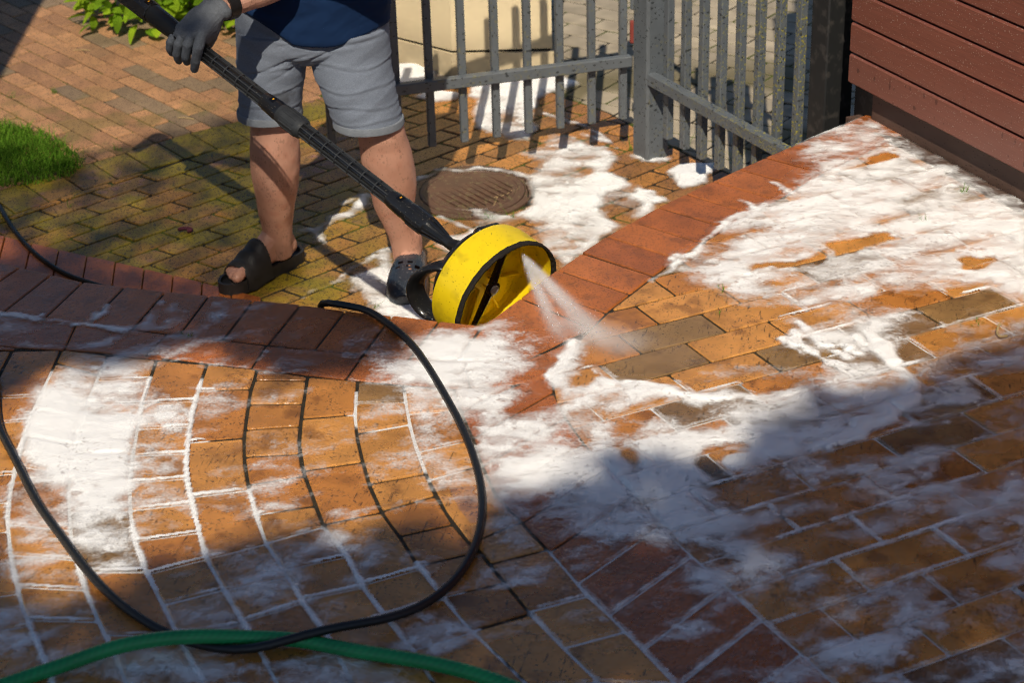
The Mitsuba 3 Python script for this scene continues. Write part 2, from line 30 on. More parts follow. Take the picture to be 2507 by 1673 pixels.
FOAM = [["t","p",0.8,0.05,[[0.963,4.843],[1.027,4.717],[1.119,4.508],[1.277,4.188],[1.154,3.717],[1.052,3.724],[1.045,3.813],[0.964,3.796],[0.905,3.789],[0.851,3.804],[0.798,3.83],[0.792,3.741],[0.853,3.715],[0.873,3.629],[0.846,3.589],[0.754,3.535],[0.716,3.577],[0.703,3.661],[0.646,3.718],[0.576,3.755],[0.503,3.782],[0.453,3.842],[0.41,3.902],[0.375,3.952],[0.433,4.032],[0.505,4.14],[0.555,4.214],[0.615,4.277],[0.713,4.366],[0.749,4.463],[0.797,4.564],[0.831,4.638],[0.9,4.711]]],["t","p",-1.5,0.008,[[0.737,4.048],[0.805,4.093],[0.88,4.113],[0.898,4.074],[0.822,4.017],[0.747,3.986]]],["t","p",-1.5,0.006,[[0.554,3.916],[0.623,3.958],[0.718,3.992],[0.702,3.953],[0.618,3.923],[0.556,3.897]]],["t","p",-1.5,0.006,[[1.007,3.924],[1.084,3.938],[1.09,3.921],[1.039,3.894],[1.005,3.892]]],["t","p",-1.4,0.012,[[0.8,3.789],[0.859,3.747],[0.934,3.787],[0.955,3.752],[0.886,3.692],[0.841,3.705],[0.81,3.74]]],["t","p",-1.3,0.012,[[0.878,3.703],[0.971,3.74],[1.063,3.767],[1.056,3.702],[0.949,3.639],[0.882,3.628]]],["t","p",-1.3,0.006,[[0.902,4.525],[0.984,4.61],[0.997,4.563],[0.934,4.523]]],["t","p",-0.55,0.03,[[0.844,4.141],[0.953,4.225],[0.979,4.197],[0.862,4.127]]],["t","p",-0.45,0.03,[[0.931,4.272],[1.048,4.327],[1.049,4.285],[0.935,4.24]]],["t","p",-0.55,0.03,[[0.509,3.827],[0.662,3.885],[0.706,3.859],[0.601,3.798]]],["t","p",-0.7,0.04,[[0.377,3.975],[0.489,4.09],[0.527,4.062],[0.464,3.945],[0.401,3.914]]],["t","p",-0.4,0.04,[[0.479,4.091],[0.59,4.159],[0.603,4.107],[0.514,4.039]]],["t","p",-0.6,0.05,[[0.685,3.726],[0.782,3.742],[0.789,3.677],[0.704,3.671]]],["t","p",-0.5,0.05,[[0.975,4.031],[1.088,3.998],[1.019,3.955],[0.943,3.972]]],["t","p",0.6,0.05,[[0.785,4.785],[0.931,4.823],[0.906,4.679],[0.829,4.622],[0.777,4.505],[0.753,4.567]]],["t","s",0.5,0.03,[[0.889,4.712],[0.814,4.67],[0.773,4.627]]],["t","s",0.8,0.014,[[0.32,3.874],[0.366,3.952],[0.434,4.044],[0.533,4.203],[0.617,4.29]]],["t","s",0.7,0.02,[[0.582,4.266],[0.565,4.294]]],["t","s",0.7,0.02,[[0.702,4.367],[0.674,4.397]]],["t","p",0.85,0.05,[[0.436,3.291],[0.539,3.357],[0.637,3.425],[0.722,3.458],[0.75,3.418],[0.78,3.324],[0.76,3.263],[0.7,3.214],[0.619,3.159],[0.573,3.129],[0.489,3.117],[0.424,3.121],[0.379,3.157],[0.349,3.192],[0.381,3.25]]],["t","s",0.75,0.035,[[0.763,3.436],[0.784,3.342],[0.765,3.271],[0.698,3.205],[0.636,3.158],[0.572,3.121]]],["t","s",0.5,0.03,[[0.745,3.637],[0.754,3.535],[0.766,3.455],[0.769,3.38]]],["t","s",0.55,0.03,[[0.606,3.636],[0.642,3.572],[0.7,3.538],[0.756,3.495]]],["t","p",0.35,0.05,[[0.606,3.636],[0.672,3.642],[0.743,3.576],[0.763,3.436],[0.721,3.401],[0.658,3.443],[0.62,3.543]]],["t","p",1.0,0.03,[[0.073,3.422],[0.114,3.575],[0.142,3.584],[0.13,3.495],[0.149,3.455],[0.213,3.417],[0.264,3.383],[0.332,3.364],[0.399,3.341],[0.466,3.328],[0.463,3.303],[0.395,3.302],[0.328,3.324],[0.274,3.292],[0.203,3.252],[0.153,3.272],[0.111,3.292],[0.088,3.348]]],["t","p",-1.0,0.02,[[0.121,3.419],[0.154,3.455],[0.183,3.425],[0.159,3.389],[0.124,3.386]]],["t","p",-0.6,0.03,[[0.16,3.325],[0.192,3.359],[0.226,3.348],[0.223,3.303],[0.179,3.28]]],["t","p",0.95,0.06,[[-0.277,3.54],[-0.222,3.527],[-0.196,3.575],[-0.161,3.623],[-0.087,3.639],[-0.022,3.677],[0.015,3.643],[0.023,3.581],[0.016,3.483],[0.02,3.407],[0.013,3.298],[0.077,3.286],[0.097,3.365],[0.136,3.265],[0.184,3.21],[0.207,3.183],[0.267,3.205],[0.316,3.194],[0.389,3.173],[0.443,3.136],[0.551,3.147],[0.572,3.121],[0.531,3.067],[0.463,3.039],[0.409,2.995],[0.36,2.983],[0.327,2.969],[0.355,2.938],[0.399,2.906],[0.424,2.861],[0.387,2.807],[0.324,2.782],[0.264,2.785],[0.223,2.843],[0.177,2.839],[0.158,2.777],[0.106,2.794],[0.048,2.853],[-0.006,2.841],[-0.044,2.886],[-0.063,3.006],[-0.084,3.134],[-0.11,3.236],[-0.146,3.362],[-0.209,3.421],[-0.263,3.443]]],["t","p",0.9,0.05,[[-0.027,3.051],[0.095,3.091],[0.262,3.147],[0.379,3.157],[0.489,3.117],[0.552,3.097],[0.445,3.024],[0.344,2.976],[0.397,2.891],[0.355,2.794],[0.265,2.792],[0.237,2.733],[0.32,2.742],[0.366,2.635],[0.326,2.6],[0.274,2.731],[0.198,2.817],[0.107,2.801],[0.049,2.896],[-0.02,2.943]]],["t","p",-1.3,0.02,[[0.187,3.135],[0.221,3.149],[0.228,3.1],[0.21,3.045],[0.193,3.086]]],["t","s",-1.6,0.035,[[0.411,3.114],[0.378,3.107],[0.354,3.061],[0.364,3.021],[0.394,3.004]]],["t","p",-1.3,0.02,[[0.364,3.013],[0.401,2.996],[0.381,2.959],[0.347,2.968]]],["t","p",-1.3,0.02,[[0.391,2.806],[0.429,2.839],[0.469,2.852],[0.474,2.823],[0.437,2.79],[0.396,2.785]]],["t","s",0.6,0.012,[[0.409,2.805],[0.442,2.825],[0.462,2.833]]],["t","p",-0.75,0.04,[[-0.004,2.95],[0.051,2.962],[0.097,2.937],[0.079,2.88],[0.025,2.875]]],["t","p",-0.9,0.03,[[0.028,3.406],[0.081,3.412],[0.084,3.375],[0.023,3.361]]],["t","p",-0.9,0.03,[[0.014,3.348],[0.084,3.357],[0.086,3.297],[0.013,3.289]]],["t","p",-0.8,0.04,[[0.082,3.191],[0.133,3.205],[0.146,3.129],[0.12,3.106],[0.088,3.124]]],["t","p",-0.55,0.04,[[0.014,3.612],[0.059,3.579],[0.102,3.497],[0.082,3.441],[0.034,3.463]]],["t","p",-0.5,0.04,[[0.273,3.283],[0.36,3.295],[0.435,3.282],[0.389,3.25],[0.317,3.202],[0.275,3.205]]],["t","p",-0.7,0.04,[[0.2,3.209],[0.254,3.249],[0.275,3.205],[0.222,3.166]]],["t","p",-0.3,0.06,[[-0.026,3.18],[0.049,3.176],[0.046,3.094],[-0.027,3.098]]],["t","p",0.55,0.05,[[0.045,2.756],[0.158,2.771],[0.168,2.697],[0.079,2.656]]],["t","p",0.45,0.04,[[-0.067,2.831],[0.001,2.82],[0.0,2.745],[-0.059,2.762]]],["t","p",0.4,0.05,[[0.209,2.656],[0.272,2.705],[0.313,2.676],[0.291,2.602],[0.218,2.581]]],["t","p",0.75,0.04,[[0.339,2.788],[0.424,2.805],[0.445,2.735],[0.409,2.633],[0.369,2.661],[0.349,2.74]]],["t","p",0.35,0.05,[[0.077,2.612],[0.186,2.632],[0.201,2.545],[0.108,2.514]]],["t","p",0.4,0.05,[[0.254,2.507],[0.342,2.55],[0.361,2.478],[0.274,2.437]]],["t","p",0.75,0.03,[[0.494,3.029],[0.579,3.064],[0.622,3.03],[0.551,2.987],[0.496,2.987]]],["t","p",0.6,0.04,[[0.71,3.072],[0.812,3.132],[0.826,3.082],[0.745,3.007]]],["t","p",0.75,0.05,[[0.77,2.9],[0.928,3.005],[0.931,2.862],[0.802,2.805],[0.741,2.837]]],["t","p",0.95,0.04,[[0.481,2.496],[0.591,2.526],[0.607,2.467],[0.527,2.403],[0.466,2.439]]],["t","p",0.5,0.04,[[0.585,2.65],[0.685,2.71],[0.698,2.67],[0.605,2.598]]],["t","p",0.6,0.03,[[0.438,2.683],[0.489,2.733],[0.52,2.692],[0.456,2.606]]],["t","p",0.5,0.05,[[0.928,3.544],[1.082,3.615],[1.081,3.436],[0.941,3.406]]],["t","p",0.45,0.05,[[0.431,2.979],[0.488,2.991],[0.516,2.914],[0.449,2.874]]],["t","p",0.45,0.04,[[0.499,2.9],[0.557,2.927],[0.596,2.881],[0.526,2.827]]],["t","p",0.5,0.05,[[0.737,3.255],[0.861,3.319],[0.883,3.264],[0.762,3.168]]],["t","p",0.5,0.05,[[0.872,3.178],[0.992,3.257],[1.02,3.204],[0.897,3.11]]],["t","p",0.45,0.04,[[0.561,2.811],[0.688,2.876],[0.707,2.818],[0.597,2.754]]],["t","p",0.4,0.04,[[0.661,2.559],[0.806,2.664],[0.826,2.6],[0.702,2.521]]],["t","p",0.5,0.03,[[0.74,2.507],[0.814,2.551],[0.84,2.514],[0.751,2.437]]],["t","p",1.1,0.04,[[-0.934,3.182],[-0.968,3.304],[-0.956,3.411],[-0.91,3.445],[-0.845,3.332],[-0.808,3.321],[-0.729,3.307],[-0.723,3.22],[-0.71,3.089],[-0.721,3.058],[-0.705,2.936],[-0.748,2.939],[-0.782,2.911],[-0.82,2.943],[-0.877,3.067]]],["t","p",0.7,0.05,[[-0.957,3.374],[-0.95,3.466],[-0.89,3.579],[-0.837,3.585],[-0.758,3.551],[-0.728,3.415],[-0.723,3.298],[-0.807,3.312],[-0.885,3.316]]],["t","p",0.6,0.04,[[-0.935,3.039],[-0.849,3.05],[-0.801,2.927],[-0.862,2.845],[-0.902,2.889]]],["t","p",0.7,0.04,[[-0.789,2.905],[-0.699,2.921],[-0.647,2.792],[-0.708,2.755],[-0.756,2.811]]],["t","p",0.75,0.04,[[-0.218,3.412],[-0.169,3.381],[-0.149,3.273],[-0.121,3.12],[-0.079,3.015],[-0.155,3.019],[-0.181,3.206],[-0.21,3.32]]],["t","p",-0.6,0.03,[[-0.172,3.189],[-0.118,3.194],[-0.1,3.102],[-0.149,3.089]]],["t","p",0.65,0.03,[[-0.749,3.38],[-0.649,3.356],[-0.637,3.232],[-0.723,3.22]]],["t","p",0.7,0.03,[[-0.732,3.221],[-0.631,3.224],[-0.616,3.084],[-0.709,3.081]]],["t","p",0.6,0.03,[[-0.708,3.073],[-0.615,3.076],[-0.595,2.96],[-0.689,2.958]]],["t","p",0.4,0.04,[[-0.306,3.427],[-0.216,3.375],[-0.213,3.276],[-0.281,3.281]]],["t","p",0.5,0.03,[[-0.303,3.239],[-0.262,3.236],[-0.251,3.176],[-0.292,3.179]]],["t","p",0.35,0.03,[[-0.281,3.129],[-0.183,3.14],[-0.173,3.067],[-0.269,3.048]]],["t","p",0.4,0.03,[[-0.402,3.103],[-0.369,3.094],[-0.335,2.961],[-0.366,2.947]]],["t","p",0.3,0.04,[[-0.577,3.129],[-0.521,3.142],[-0.497,3.0],[-0.543,2.987]]],["t","p",0.35,0.04,[[-0.633,3.428],[-0.546,3.441],[-0.536,3.349],[-0.607,3.231]]],["t","p",0.3,0.04,[[-0.518,3.421],[-0.427,3.397],[-0.42,3.306],[-0.506,3.311]]],["t","p",0.5,0.04,[[-0.521,2.813],[-0.448,2.837],[-0.379,2.738],[-0.462,2.684]]],["t","p",0.6,0.04,[[-0.358,2.672],[-0.272,2.7],[-0.235,2.603],[-0.321,2.565]]],["t","p",0.5,0.04,[[-0.464,2.916],[-0.376,2.89],[-0.343,2.81],[-0.431,2.815]]],["t","p",0.45,0.04,[[-0.589,2.658],[-0.514,2.693],[-0.468,2.615],[-0.541,2.569]]],["t","p",0.5,0.04,[[-0.822,2.657],[-0.733,2.73],[-0.697,2.651],[-0.794,2.594]]],["t","p",0.5,0.04,[[-0.866,2.659],[-0.834,2.683],[-0.765,2.556],[-0.813,2.489]]],["t","p",0.6,0.04,[[-0.659,2.516],[-0.497,2.502],[-0.472,2.417],[-0.636,2.424]]],["t","p",0.5,0.04,[[-0.289,2.51],[-0.162,2.463],[-0.181,2.403],[-0.377,2.412]]],["t","p",0.45,0.04,[[-0.874,2.831],[-0.795,2.855],[-0.761,2.758],[-0.838,2.735]]],["t","p",0.4,0.04,[[-0.203,2.796],[-0.142,2.766],[-0.111,2.685],[-0.17,2.701]]],["t","s",0.85,0.012,[[-1.12,3.787],[-1.027,3.753],[-0.918,3.728],[-0.831,3.714]]],["t","s",0.6,0.01,[[-1.027,3.753],[-1.022,3.778]]],["t","s",0.7,0.01,[[-0.922,3.731],[-0.896,3.82]]],["t","s",0.45,0.018,[[-0.775,3.845],[-0.772,3.79],[-0.789,3.748],[-0.821,3.714]]],["t","s",0.45,0.018,[[-0.734,3.825],[-0.73,3.765],[-0.744,3.73],[-0.777,3.7]]],["t","s",0.5,0.016,[[-0.795,3.695],[-0.755,3.709],[-0.72,3.728],[-0.705,3.77]]],["t","s",0.45,0.03,[[-0.646,3.815],[-0.644,3.728],[-0.672,3.656]]],["t","p",0.65,0.03,[[-0.738,3.63],[-0.693,3.672],[-0.617,3.659],[-0.621,3.618],[-0.69,3.582],[-0.767,3.551],[-0.836,3.556],[-0.824,3.591]]],["t","s",0.4,0.03,[[-0.795,3.727],[-0.858,3.658],[-0.944,3.622],[-1.033,3.648]]],["t","p",0.3,0.04,[[-1.116,3.769],[-1.053,3.744],[-1.008,3.709],[-1.049,3.68],[-1.099,3.694]]],["t","p",0.28,0.05,[[-0.607,3.812],[-0.509,3.794],[-0.533,3.658],[-0.619,3.673]]],["t","p",0.22,0.05,[[-0.47,3.781],[-0.392,3.754],[-0.435,3.59],[-0.51,3.615]]],["t","p",0.22,0.05,[[-0.352,3.73],[-0.275,3.693],[-0.321,3.523],[-0.377,3.547]]],["t","p",0.3,0.04,[[-0.647,3.603],[-0.564,3.598],[-0.555,3.518],[-0.657,3.544]]],["t","p",0.3,0.04,[[-0.508,3.595],[-0.396,3.558],[-0.41,3.509],[-0.511,3.525]]],["t","s",0.75,0.01,[[-0.705,3.563],[-0.63,3.539],[-0.554,3.513]]],["t","s",0.65,0.01,[[-0.554,3.513],[-0.526,3.586]]],["t","s",0.5,0.01,[[-0.554,3.513],[-0.407,3.465],[-0.209,3.41]]],["y","p",0.95,0.04,[[0.072,5.808],[0.11,5.89],[0.186,6.005],[0.247,6.072],[0.334,6.048],[0.37,5.923],[0.321,5.825],[0.374,5.755],[0.439,5.685],[0.487,5.587],[0.411,5.499],[0.34,5.443],[0.238,5.288],[0.156,5.195],[0.131,5.238],[0.108,5.34],[0.071,5.475],[0.032,5.554],[0.068,5.63],[0.08,5.742]]],["y","p",-0.8,0.04,[[0.307,5.694],[0.4,5.72],[0.432,5.591],[0.38,5.441],[0.315,5.475],[0.279,5.569]]],["y","p",-0.5,0.03,[[0.194,5.85],[0.268,5.896],[0.293,5.827],[0.235,5.797]]],["y","p",1.1,0.04,[[-0.155,6.66],[0.036,6.666],[0.211,6.674],[0.259,6.608],[0.206,6.543],[0.142,6.515],[0.099,6.342],[0.103,6.191],[0.071,6.084],[-0.017,6.127],[-0.106,6.243],[-0.099,6.434],[-0.138,6.548]]],["y","p",0.9,0.03,[[-0.325,6.522],[-0.233,6.584],[-0.146,6.497],[-0.246,6.453]]],["y","p",0.9,0.04,[[-0.408,6.827],[-0.319,6.864],[-0.244,6.729],[-0.313,6.622],[-0.399,6.616]]],["y","p",0.75,0.04,[[0.04,5.981],[0.115,6.081],[0.207,6.165],[0.263,6.107],[0.198,5.935],[0.124,5.889]]],["y","s",0.9,0.022,[[-0.306,5.761],[-0.274,5.842],[-0.192,5.89],[-0.091,5.89],[0.009,5.859],[0.079,5.801]]],["y","p",0.95,0.03,[[0.519,5.805],[0.628,5.905],[0.682,5.868],[0.646,5.73],[0.566,5.703]]],["y","s",0.9,0.03,[[0.422,5.947],[0.47,5.909],[0.528,5.919]]],["y","s",0.6,0.014,[[0.123,6.359],[0.254,6.218],[0.35,6.065]]],["y","s",0.6,0.014,[[0.258,6.144],[0.377,6.027]]],["y","s",0.5,0.02,[[0.381,5.657],[0.459,5.589]]],["y","s",0.75,0.03,[[-0.645,5.461],[-0.585,5.472],[-0.516,5.559],[-0.464,5.618],[-0.458,5.713]]],["y","s",0.5,0.02,[[-0.522,5.653],[-0.464,5.746]]],["y","s",0.5,0.03,[[-0.605,5.474],[-0.572,5.383]]],["y","p",0.75,0.05,[[-0.478,5.151],[-0.403,5.201],[-0.37,5.341],[-0.344,5.198],[-0.337,5.009],[-0.266,4.965],[-0.303,4.924],[-0.405,4.981],[-0.454,5.063]]],["y","p",0.7,0.05,[[-0.211,5.36],[-0.145,5.414],[-0.078,5.47],[-0.051,5.35],[-0.117,5.239],[-0.196,5.244]]],["y","s",0.8,0.02,[[-0.221,5.531],[-0.145,5.468],[-0.104,5.397]]],["y","p",0.9,0.04,[[-0.393,4.986],[-0.268,5.018],[-0.203,4.91],[-0.213,4.823],[-0.338,4.88]]],["y","s",0.6,0.015,[[-0.528,5.127],[-0.444,5.232],[-0.358,5.369]]],["y","s",0.5,0.014,[[-0.597,5.024],[-0.491,5.152]]],["y","p",0.6,0.06,[[-0.119,5.595],[0.018,5.525],[0.082,5.341],[0.092,5.255],[0.015,5.346],[-0.091,5.471]]],["t","s",1.3,0.013,[[0.58,3.558],[0.586,3.537],[0.593,3.531]]],["t","s",1.3,0.013,[[0.6,3.587],[0.606,3.566],[0.613,3.56]]],["t","s",1.3,0.013,[[0.622,3.62],[0.628,3.599],[0.635,3.593]]],["t","s",1.3,0.013,[[0.619,3.527],[0.625,3.507],[0.632,3.501]]],["t","s",1.3,0.013,[[0.63,3.507],[0.636,3.487],[0.643,3.481]]],["t","s",1.3,0.013,[[0.658,3.474],[0.664,3.454],[0.671,3.448]]],["t","s",1.3,0.013,[[0.689,3.533],[0.694,3.513],[0.701,3.506]]],["t","s",1.3,0.013,[[0.707,3.566],[0.712,3.545],[0.719,3.539]]],["t","s",1.3,0.013,[[0.649,3.557],[0.655,3.537],[0.662,3.531]]],["t","s",1.3,0.013,[[0.641,3.479],[0.647,3.459],[0.654,3.453]]],["t","s",1.3,0.013,[[0.672,3.506],[0.678,3.486],[0.685,3.48]]],["t","s",1.3,0.013,[[0.603,3.55],[0.609,3.53],[0.616,3.524]]],["t","s",0.6,0.012,[[0.581,3.526],[0.639,3.435],[0.706,3.365]]],["t","s",0.5,0.012,[[0.743,3.576],[0.752,3.476],[0.743,3.381]]],["t","s",1.25,0.02,[[0.74,3.586],[0.757,3.456],[0.781,3.36],[0.776,3.302],[0.744,3.246],[0.684,3.198],[0.59,3.131]]],["t","s",1.1,0.016,[[0.114,3.575],[0.096,3.459],[0.085,3.384]]],["t","s",1.1,0.016,[[0.229,3.394],[0.33,3.342],[0.429,3.3]]]]
JOINTS = [[0.85,0.05,[[0.203,3.55],[0.714,3.905],[1.284,4.214],[0.905,2.765],[0.546,2.855],[0.246,2.944],[0.165,3.186],[0.097,3.365]]],[1.15,0.08,[[-1.062,3.53],[-0.625,3.503],[-0.563,3.145],[-0.499,3.015],[-0.331,2.902],[-0.141,2.752],[0.002,2.419],[-0.82,2.457]]],[0.75,0.1,[[0.009,2.813],[0.942,2.906],[0.782,2.294],[0.0,2.33]]],[0.8,0.04,[[-0.331,3.391],[-0.155,3.381],[-0.076,3.038],[-0.164,3.027],[-0.293,3.196]]],[-1.0,0.05,[[0.143,3.614],[0.321,3.885],[0.463,3.763],[0.617,3.584],[0.637,3.425],[0.49,3.378],[0.285,3.428]]],[-0.5,0.05,[[-0.225,2.97],[-0.075,2.992],[-0.074,2.762],[-0.216,2.756]]],[-0.6,0.05,[[0.846,3.589],[0.732,3.723],[0.893,3.823],[1.02,3.748]]]]
SHADE = [[1.0,[[1.265,3.776,0.0],[1.084,3.626,0.0],[0.919,3.504,0.0],[0.726,3.429,0.0],[0.586,3.381,0.0],[0.445,3.29,0.0],[0.307,3.186,0.0],[0.195,3.118,0.0],[0.053,3.054,0.0],[-0.044,3.005,0.0],[-0.115,2.963,0.0],[-0.223,2.918,0.0],[-0.328,2.866,0.0],[-0.445,2.802,0.0],[-0.552,2.76,0.0],[-0.701,2.755,0.0],[-0.822,2.801,0.0],[-0.921,2.904,0.0],[-1.086,2.942,0.0],[-0.958,2.222,0.0],[0.928,2.139,0.0]]],[0.9,[[-1.395,4.303,0.0],[-0.879,4.063,0.0],[-0.522,3.931,0.0],[-0.367,3.818,0.0],[-0.303,3.695,0.0],[-0.251,3.578,0.0],[-0.377,3.547,0.0],[-0.482,3.51,0.0],[-0.705,3.563,0.0],[-0.912,3.502,0.0],[-1.028,3.378,0.0],[-1.161,3.386,0.0]]],[0.48,[[-1.892,6.222,-0.505],[-1.443,6.227,-0.505],[-1.114,6.241,-0.504],[-0.918,6.377,-0.497],[-0.728,6.48,-0.491],[-0.666,5.892,-0.523],[-0.625,5.215,-0.561],[-0.778,5.061,-0.569],[-1.241,5.089,-0.568],[-1.617,5.059,-0.569]]],[0.68,[[-1.798,5.535,-0.543],[-1.489,5.426,-0.549],[-1.133,5.213,-0.561],[-0.776,5.048,-0.57],[-0.711,4.902,-0.578],[-1.655,4.958,-0.575]]]]
HOSE_A = [[-1.0,3.262],[-0.968,3.192],[-0.921,3.092],[-0.864,2.973],[-0.804,2.868],[-0.737,2.755],[-0.669,2.66],[-0.608,2.595],[-0.544,2.546],[-0.484,2.517],[-0.427,2.506],[-0.358,2.515],[-0.29,2.534],[-0.222,2.57],[-0.166,2.614],[-0.117,2.677],[-0.081,2.768],[-0.065,2.857],[-0.062,2.959],[-0.075,3.084],[-0.099,3.209],[-0.137,3.352],[-0.18,3.495],[-0.224,3.608],[-0.274,3.694],[-0.325,3.755],[-0.364,3.775]]
HOSE_G = [[-0.829,2.415],[-0.781,2.444],[-0.72,2.479],[-0.648,2.505],[-0.581,2.516],[-0.505,2.522],[-0.429,2.533],[-0.359,2.527],[-0.288,2.502],[-0.203,2.475],[-0.127,2.449],[-0.059,2.416],[0.001,2.376]]
HOSE_B = [[-1.685,5.801,-0.516],[-1.622,5.675,-0.523],[-1.566,5.556,-0.53],[-1.503,5.438,-0.536],[-1.435,5.332,-0.542],[-1.365,5.245,-0.547],[-1.301,5.183,-0.55],[-1.25,5.147,-0.552]]
def yard_z(y): return -0.60 + 0.055 * (np.asarray(y, float) - 4.5)
# ------------------------------------------------------------------ materials
fbm, noise, smooth, mix = mikit.fbm, mikit.noise, mikit.smoothstep, mikit.mix
def ref(k): return {'type': 'ref', 'id': k}
def mat(name, fn, rough=0.5, spec=0.5, bump=None, bscale=0.002, two=True, metallic=0.0, eps=1e-3, **kw):
    b = {'type': 'principled', 'base_color': mikit.proc(fn) if callable(fn) else {'type': 'rgb', 'value': list(fn)},
         'roughness': mikit.proc(rough) if callable(rough) else float(rough), 'specular': float(spec), 'metallic': float(metallic), **kw}
    if bump: b = {'type': 'bumpmap', 'arbitrary': mikit.proc(bump, eps), 'scale': bscale, 'nested': b}
    scene[name] = {'type': 'twosided', 'nested': b} if two else b
def C(*v): return mi.Color3f(*v)
def scratches(p, ax, ay, fx=45.0, fy=330.0):
    u, v = p.x * ax + p.y * ay, -p.x * ay + p.y * ax
    return smooth(.63, .80, fbm(u * fx, v * fy, 3.3, 2))
def paver_amber(p, n, uv):
    t = uv.x
    c = mix((.52, .235, .058), (.42, .165, .036), smooth(.25, .75, t))
    c = mix(c, C(.25, .145, .055), smooth(.80, .86, t))
    c = mix(c, C(.20, .115, .052), smooth(.93, .95, t))
    blot = fbm(p.x * 14 + t * 30, p.y * 14, 2.0, 4)
    c = c * (.62 + .76 * blot)
    grime = smooth(.52, .76, fbm(p.x * 23, p.y * 23, t * 9 + 5, 4))
    c = mix(c, c * C(.46, .42, .42), grime * .75)
    c = mix(c, C(.03, .022, .016), smooth(.62, .72, noise(p.x * 330 + p.y * 120, p.y * 330, 1.5)) * .75 * smooth(.3, .6, fbm(p.x * 30, p.y * 30, 9.0, 2)))
    return mix(c, C(.02, .015, .01), scratches(p, .2, .98) * .8 * smooth(.4, .6, fbm(p.x * 17 + 4, p.y * 17, 1.0, 2)))
def paver_red(p, n, uv):
    c = mix((.42, .128, .030), (.33, .096, .024), uv.x)
    c = c * (.74 + .52 * fbm(p.x * 16 + uv.x * 20, p.y * 16, 4.0, 4))
    c = mix(c, C(.12, .045, .018), smooth(.55, .8, fbm(p.x * 30, p.y * 30, 7.0, 3)) * .4)
    return mix(c, C(.05, .02, .012), smooth(.66, .76, noise(p.x * 380, p.y * 380, 8.0)) * .45)
def paver_moss(p, n, uv):
    t = uv.x
    c = mix((.36, .17, .036), (.25, .135, .042), smooth(.2, .8, t))
    c = mix(c, C(.26, .13, .09), smooth(.60, .70, fbm(p.x * 26 + t * 40, p.y * 34, 3.0, 3)) * smooth(.55, .75, t))
    c = c * (.6 + .8 * fbm(p.x * 15, p.y * 15, t * 4, 4))
    left = smooth(.1, -1.0, p.x)
    m = smooth(.40, .66, fbm(p.x * 7.5, p.y * 7.5, 2.7, 4) + .13 * left - .08)
    m = m * smooth(-.10, -.60, p.x) + .10 * smooth(.5, .7, fbm(p.x * 9, p.y * 9, 1.0, 3))
    c = mix(c, mix((.15, .125, .008), (.27, .215, .010), fbm(p.x * 40, p.y * 40, 6.0, 2)), m * .8)
    wet = smooth(-.62, -.1, p.x)
    c = mix(c, mix((.46, .20, .055), (.30, .135, .045), smooth(.2, .9, t)) * (.6 + .8 * fbm(p.x * 13, p.y * 13, 7.0, 3)), wet * .85)
    return mix(c, C(.025, .022, .014), smooth(.66, .74, noise(p.x * 260, p.y * 260, 2.0)) * .7)
def paver_tan(p, n, uv):
    t = uv.x
    c = mix((.41, .215, .105), (.32, .165, .085), smooth(.1, .7, t))
    c = mix(c, C(.225, .155, .095), smooth(.72, .80, t))
    c = c * (.68 + .62 * fbm(p.x * 12 + t * 20, p.y * 12, 1.0, 4))
    c = mix(c, C(.13, .12, .03), .55 * smooth(.56, .72, fbm(p.x * 8, p.y * 8, 8.0, 4)) * smooth(7.1, 6.1, p.y))
    return mix(c, C(.05, .04, .025), smooth(.66, .74, noise(p.x * 260, p.y * 260, 2.0)) * .5)
def paver_pale(p, n, uv):
    c = mix((.40, .34, .25), (.31, .265, .20), uv.x) * (.7 + .6 * fbm(p.x * 16, p.y * 16, 2.0, 3))
    dirt = smooth(.50, .62, fbm(p.x * 3.0, p.y * 3.0, 4.2, 3)) * smooth(6.95, 6.6, p.y)
    return mix(c, C(.10, .085, .035), dirt * .8)
def grain(p, n, uv): return .6 * fbm(p.x * 90, p.y * 90, p.z * 90, 3) + .4 * noise(p.x * 330, p.y * 330, p.z * 330)
def wetrough(p, n, uv): return .07 + .40 * fbm(p.x * 9, p.y * 9, 5.0, 3)
for k, f, r in (('paver_amber', paver_amber, wetrough), ('paver_red', paver_red, wetrough), ('paver_moss', paver_moss, .42), ('paver_tan', paver_tan, .62), ('paver_pale', paver_pale, .75)):
    mat(k, f, r, .75 if r is wetrough else .5, grain, .0018)
def bed_col(p, n, uv):     # joint sand; where foam has run into the joint it is white
    dark = mix((.045, .035, .02), (.02, .018, .013), fbm(p.x * 60, p.y * 60, 0.0, 2))
    f = smooth(.36, .60, uv.x * (.45 + 1.0 * fbm(p.x * 11, p.y * 11, 3.0, 3)))
    return mix(dark, C(.74, .76, .78), f * .93)
mat('joint_bed', bed_col, .6, .3)
mat('joint_moss', lambda p, n, uv: mix(mix((.03, .026, .016), (.02, .017, .012), fbm(p.x * 50, p.y * 50, 0.0, 2)), C(.07, .095, .012), smooth(.48, .62, fbm(p.x * 10, p.y * 10, 4.0, 3)) * .8), .7, .3)
def foam_alpha(p, n, uv):
    t = uv.x
    d = fbm(p.x * 52, p.y * 52, 1.0, 4); w = fbm(p.x * 20 + 3 * d, p.y * 44 - 2 * d, 7.0, 3)
    fine = noise(p.x * 300, p.y * 300, 2.0)
    a = smooth(.08, 1.22, t * 1.02 + (d - .5) * .42 + (w - .5) * .62 + (fine - .5) * .26 * smooth(1.1, .5, t))
    holes = smooth(.80, .86, noise(p.x * 210, p.y * 210, 9.0)) * smooth(.9, .3, uv.y)
    return dr.clip(a * (1 - .4 * holes) * smooth(0.02, .12, t), 0, .97)
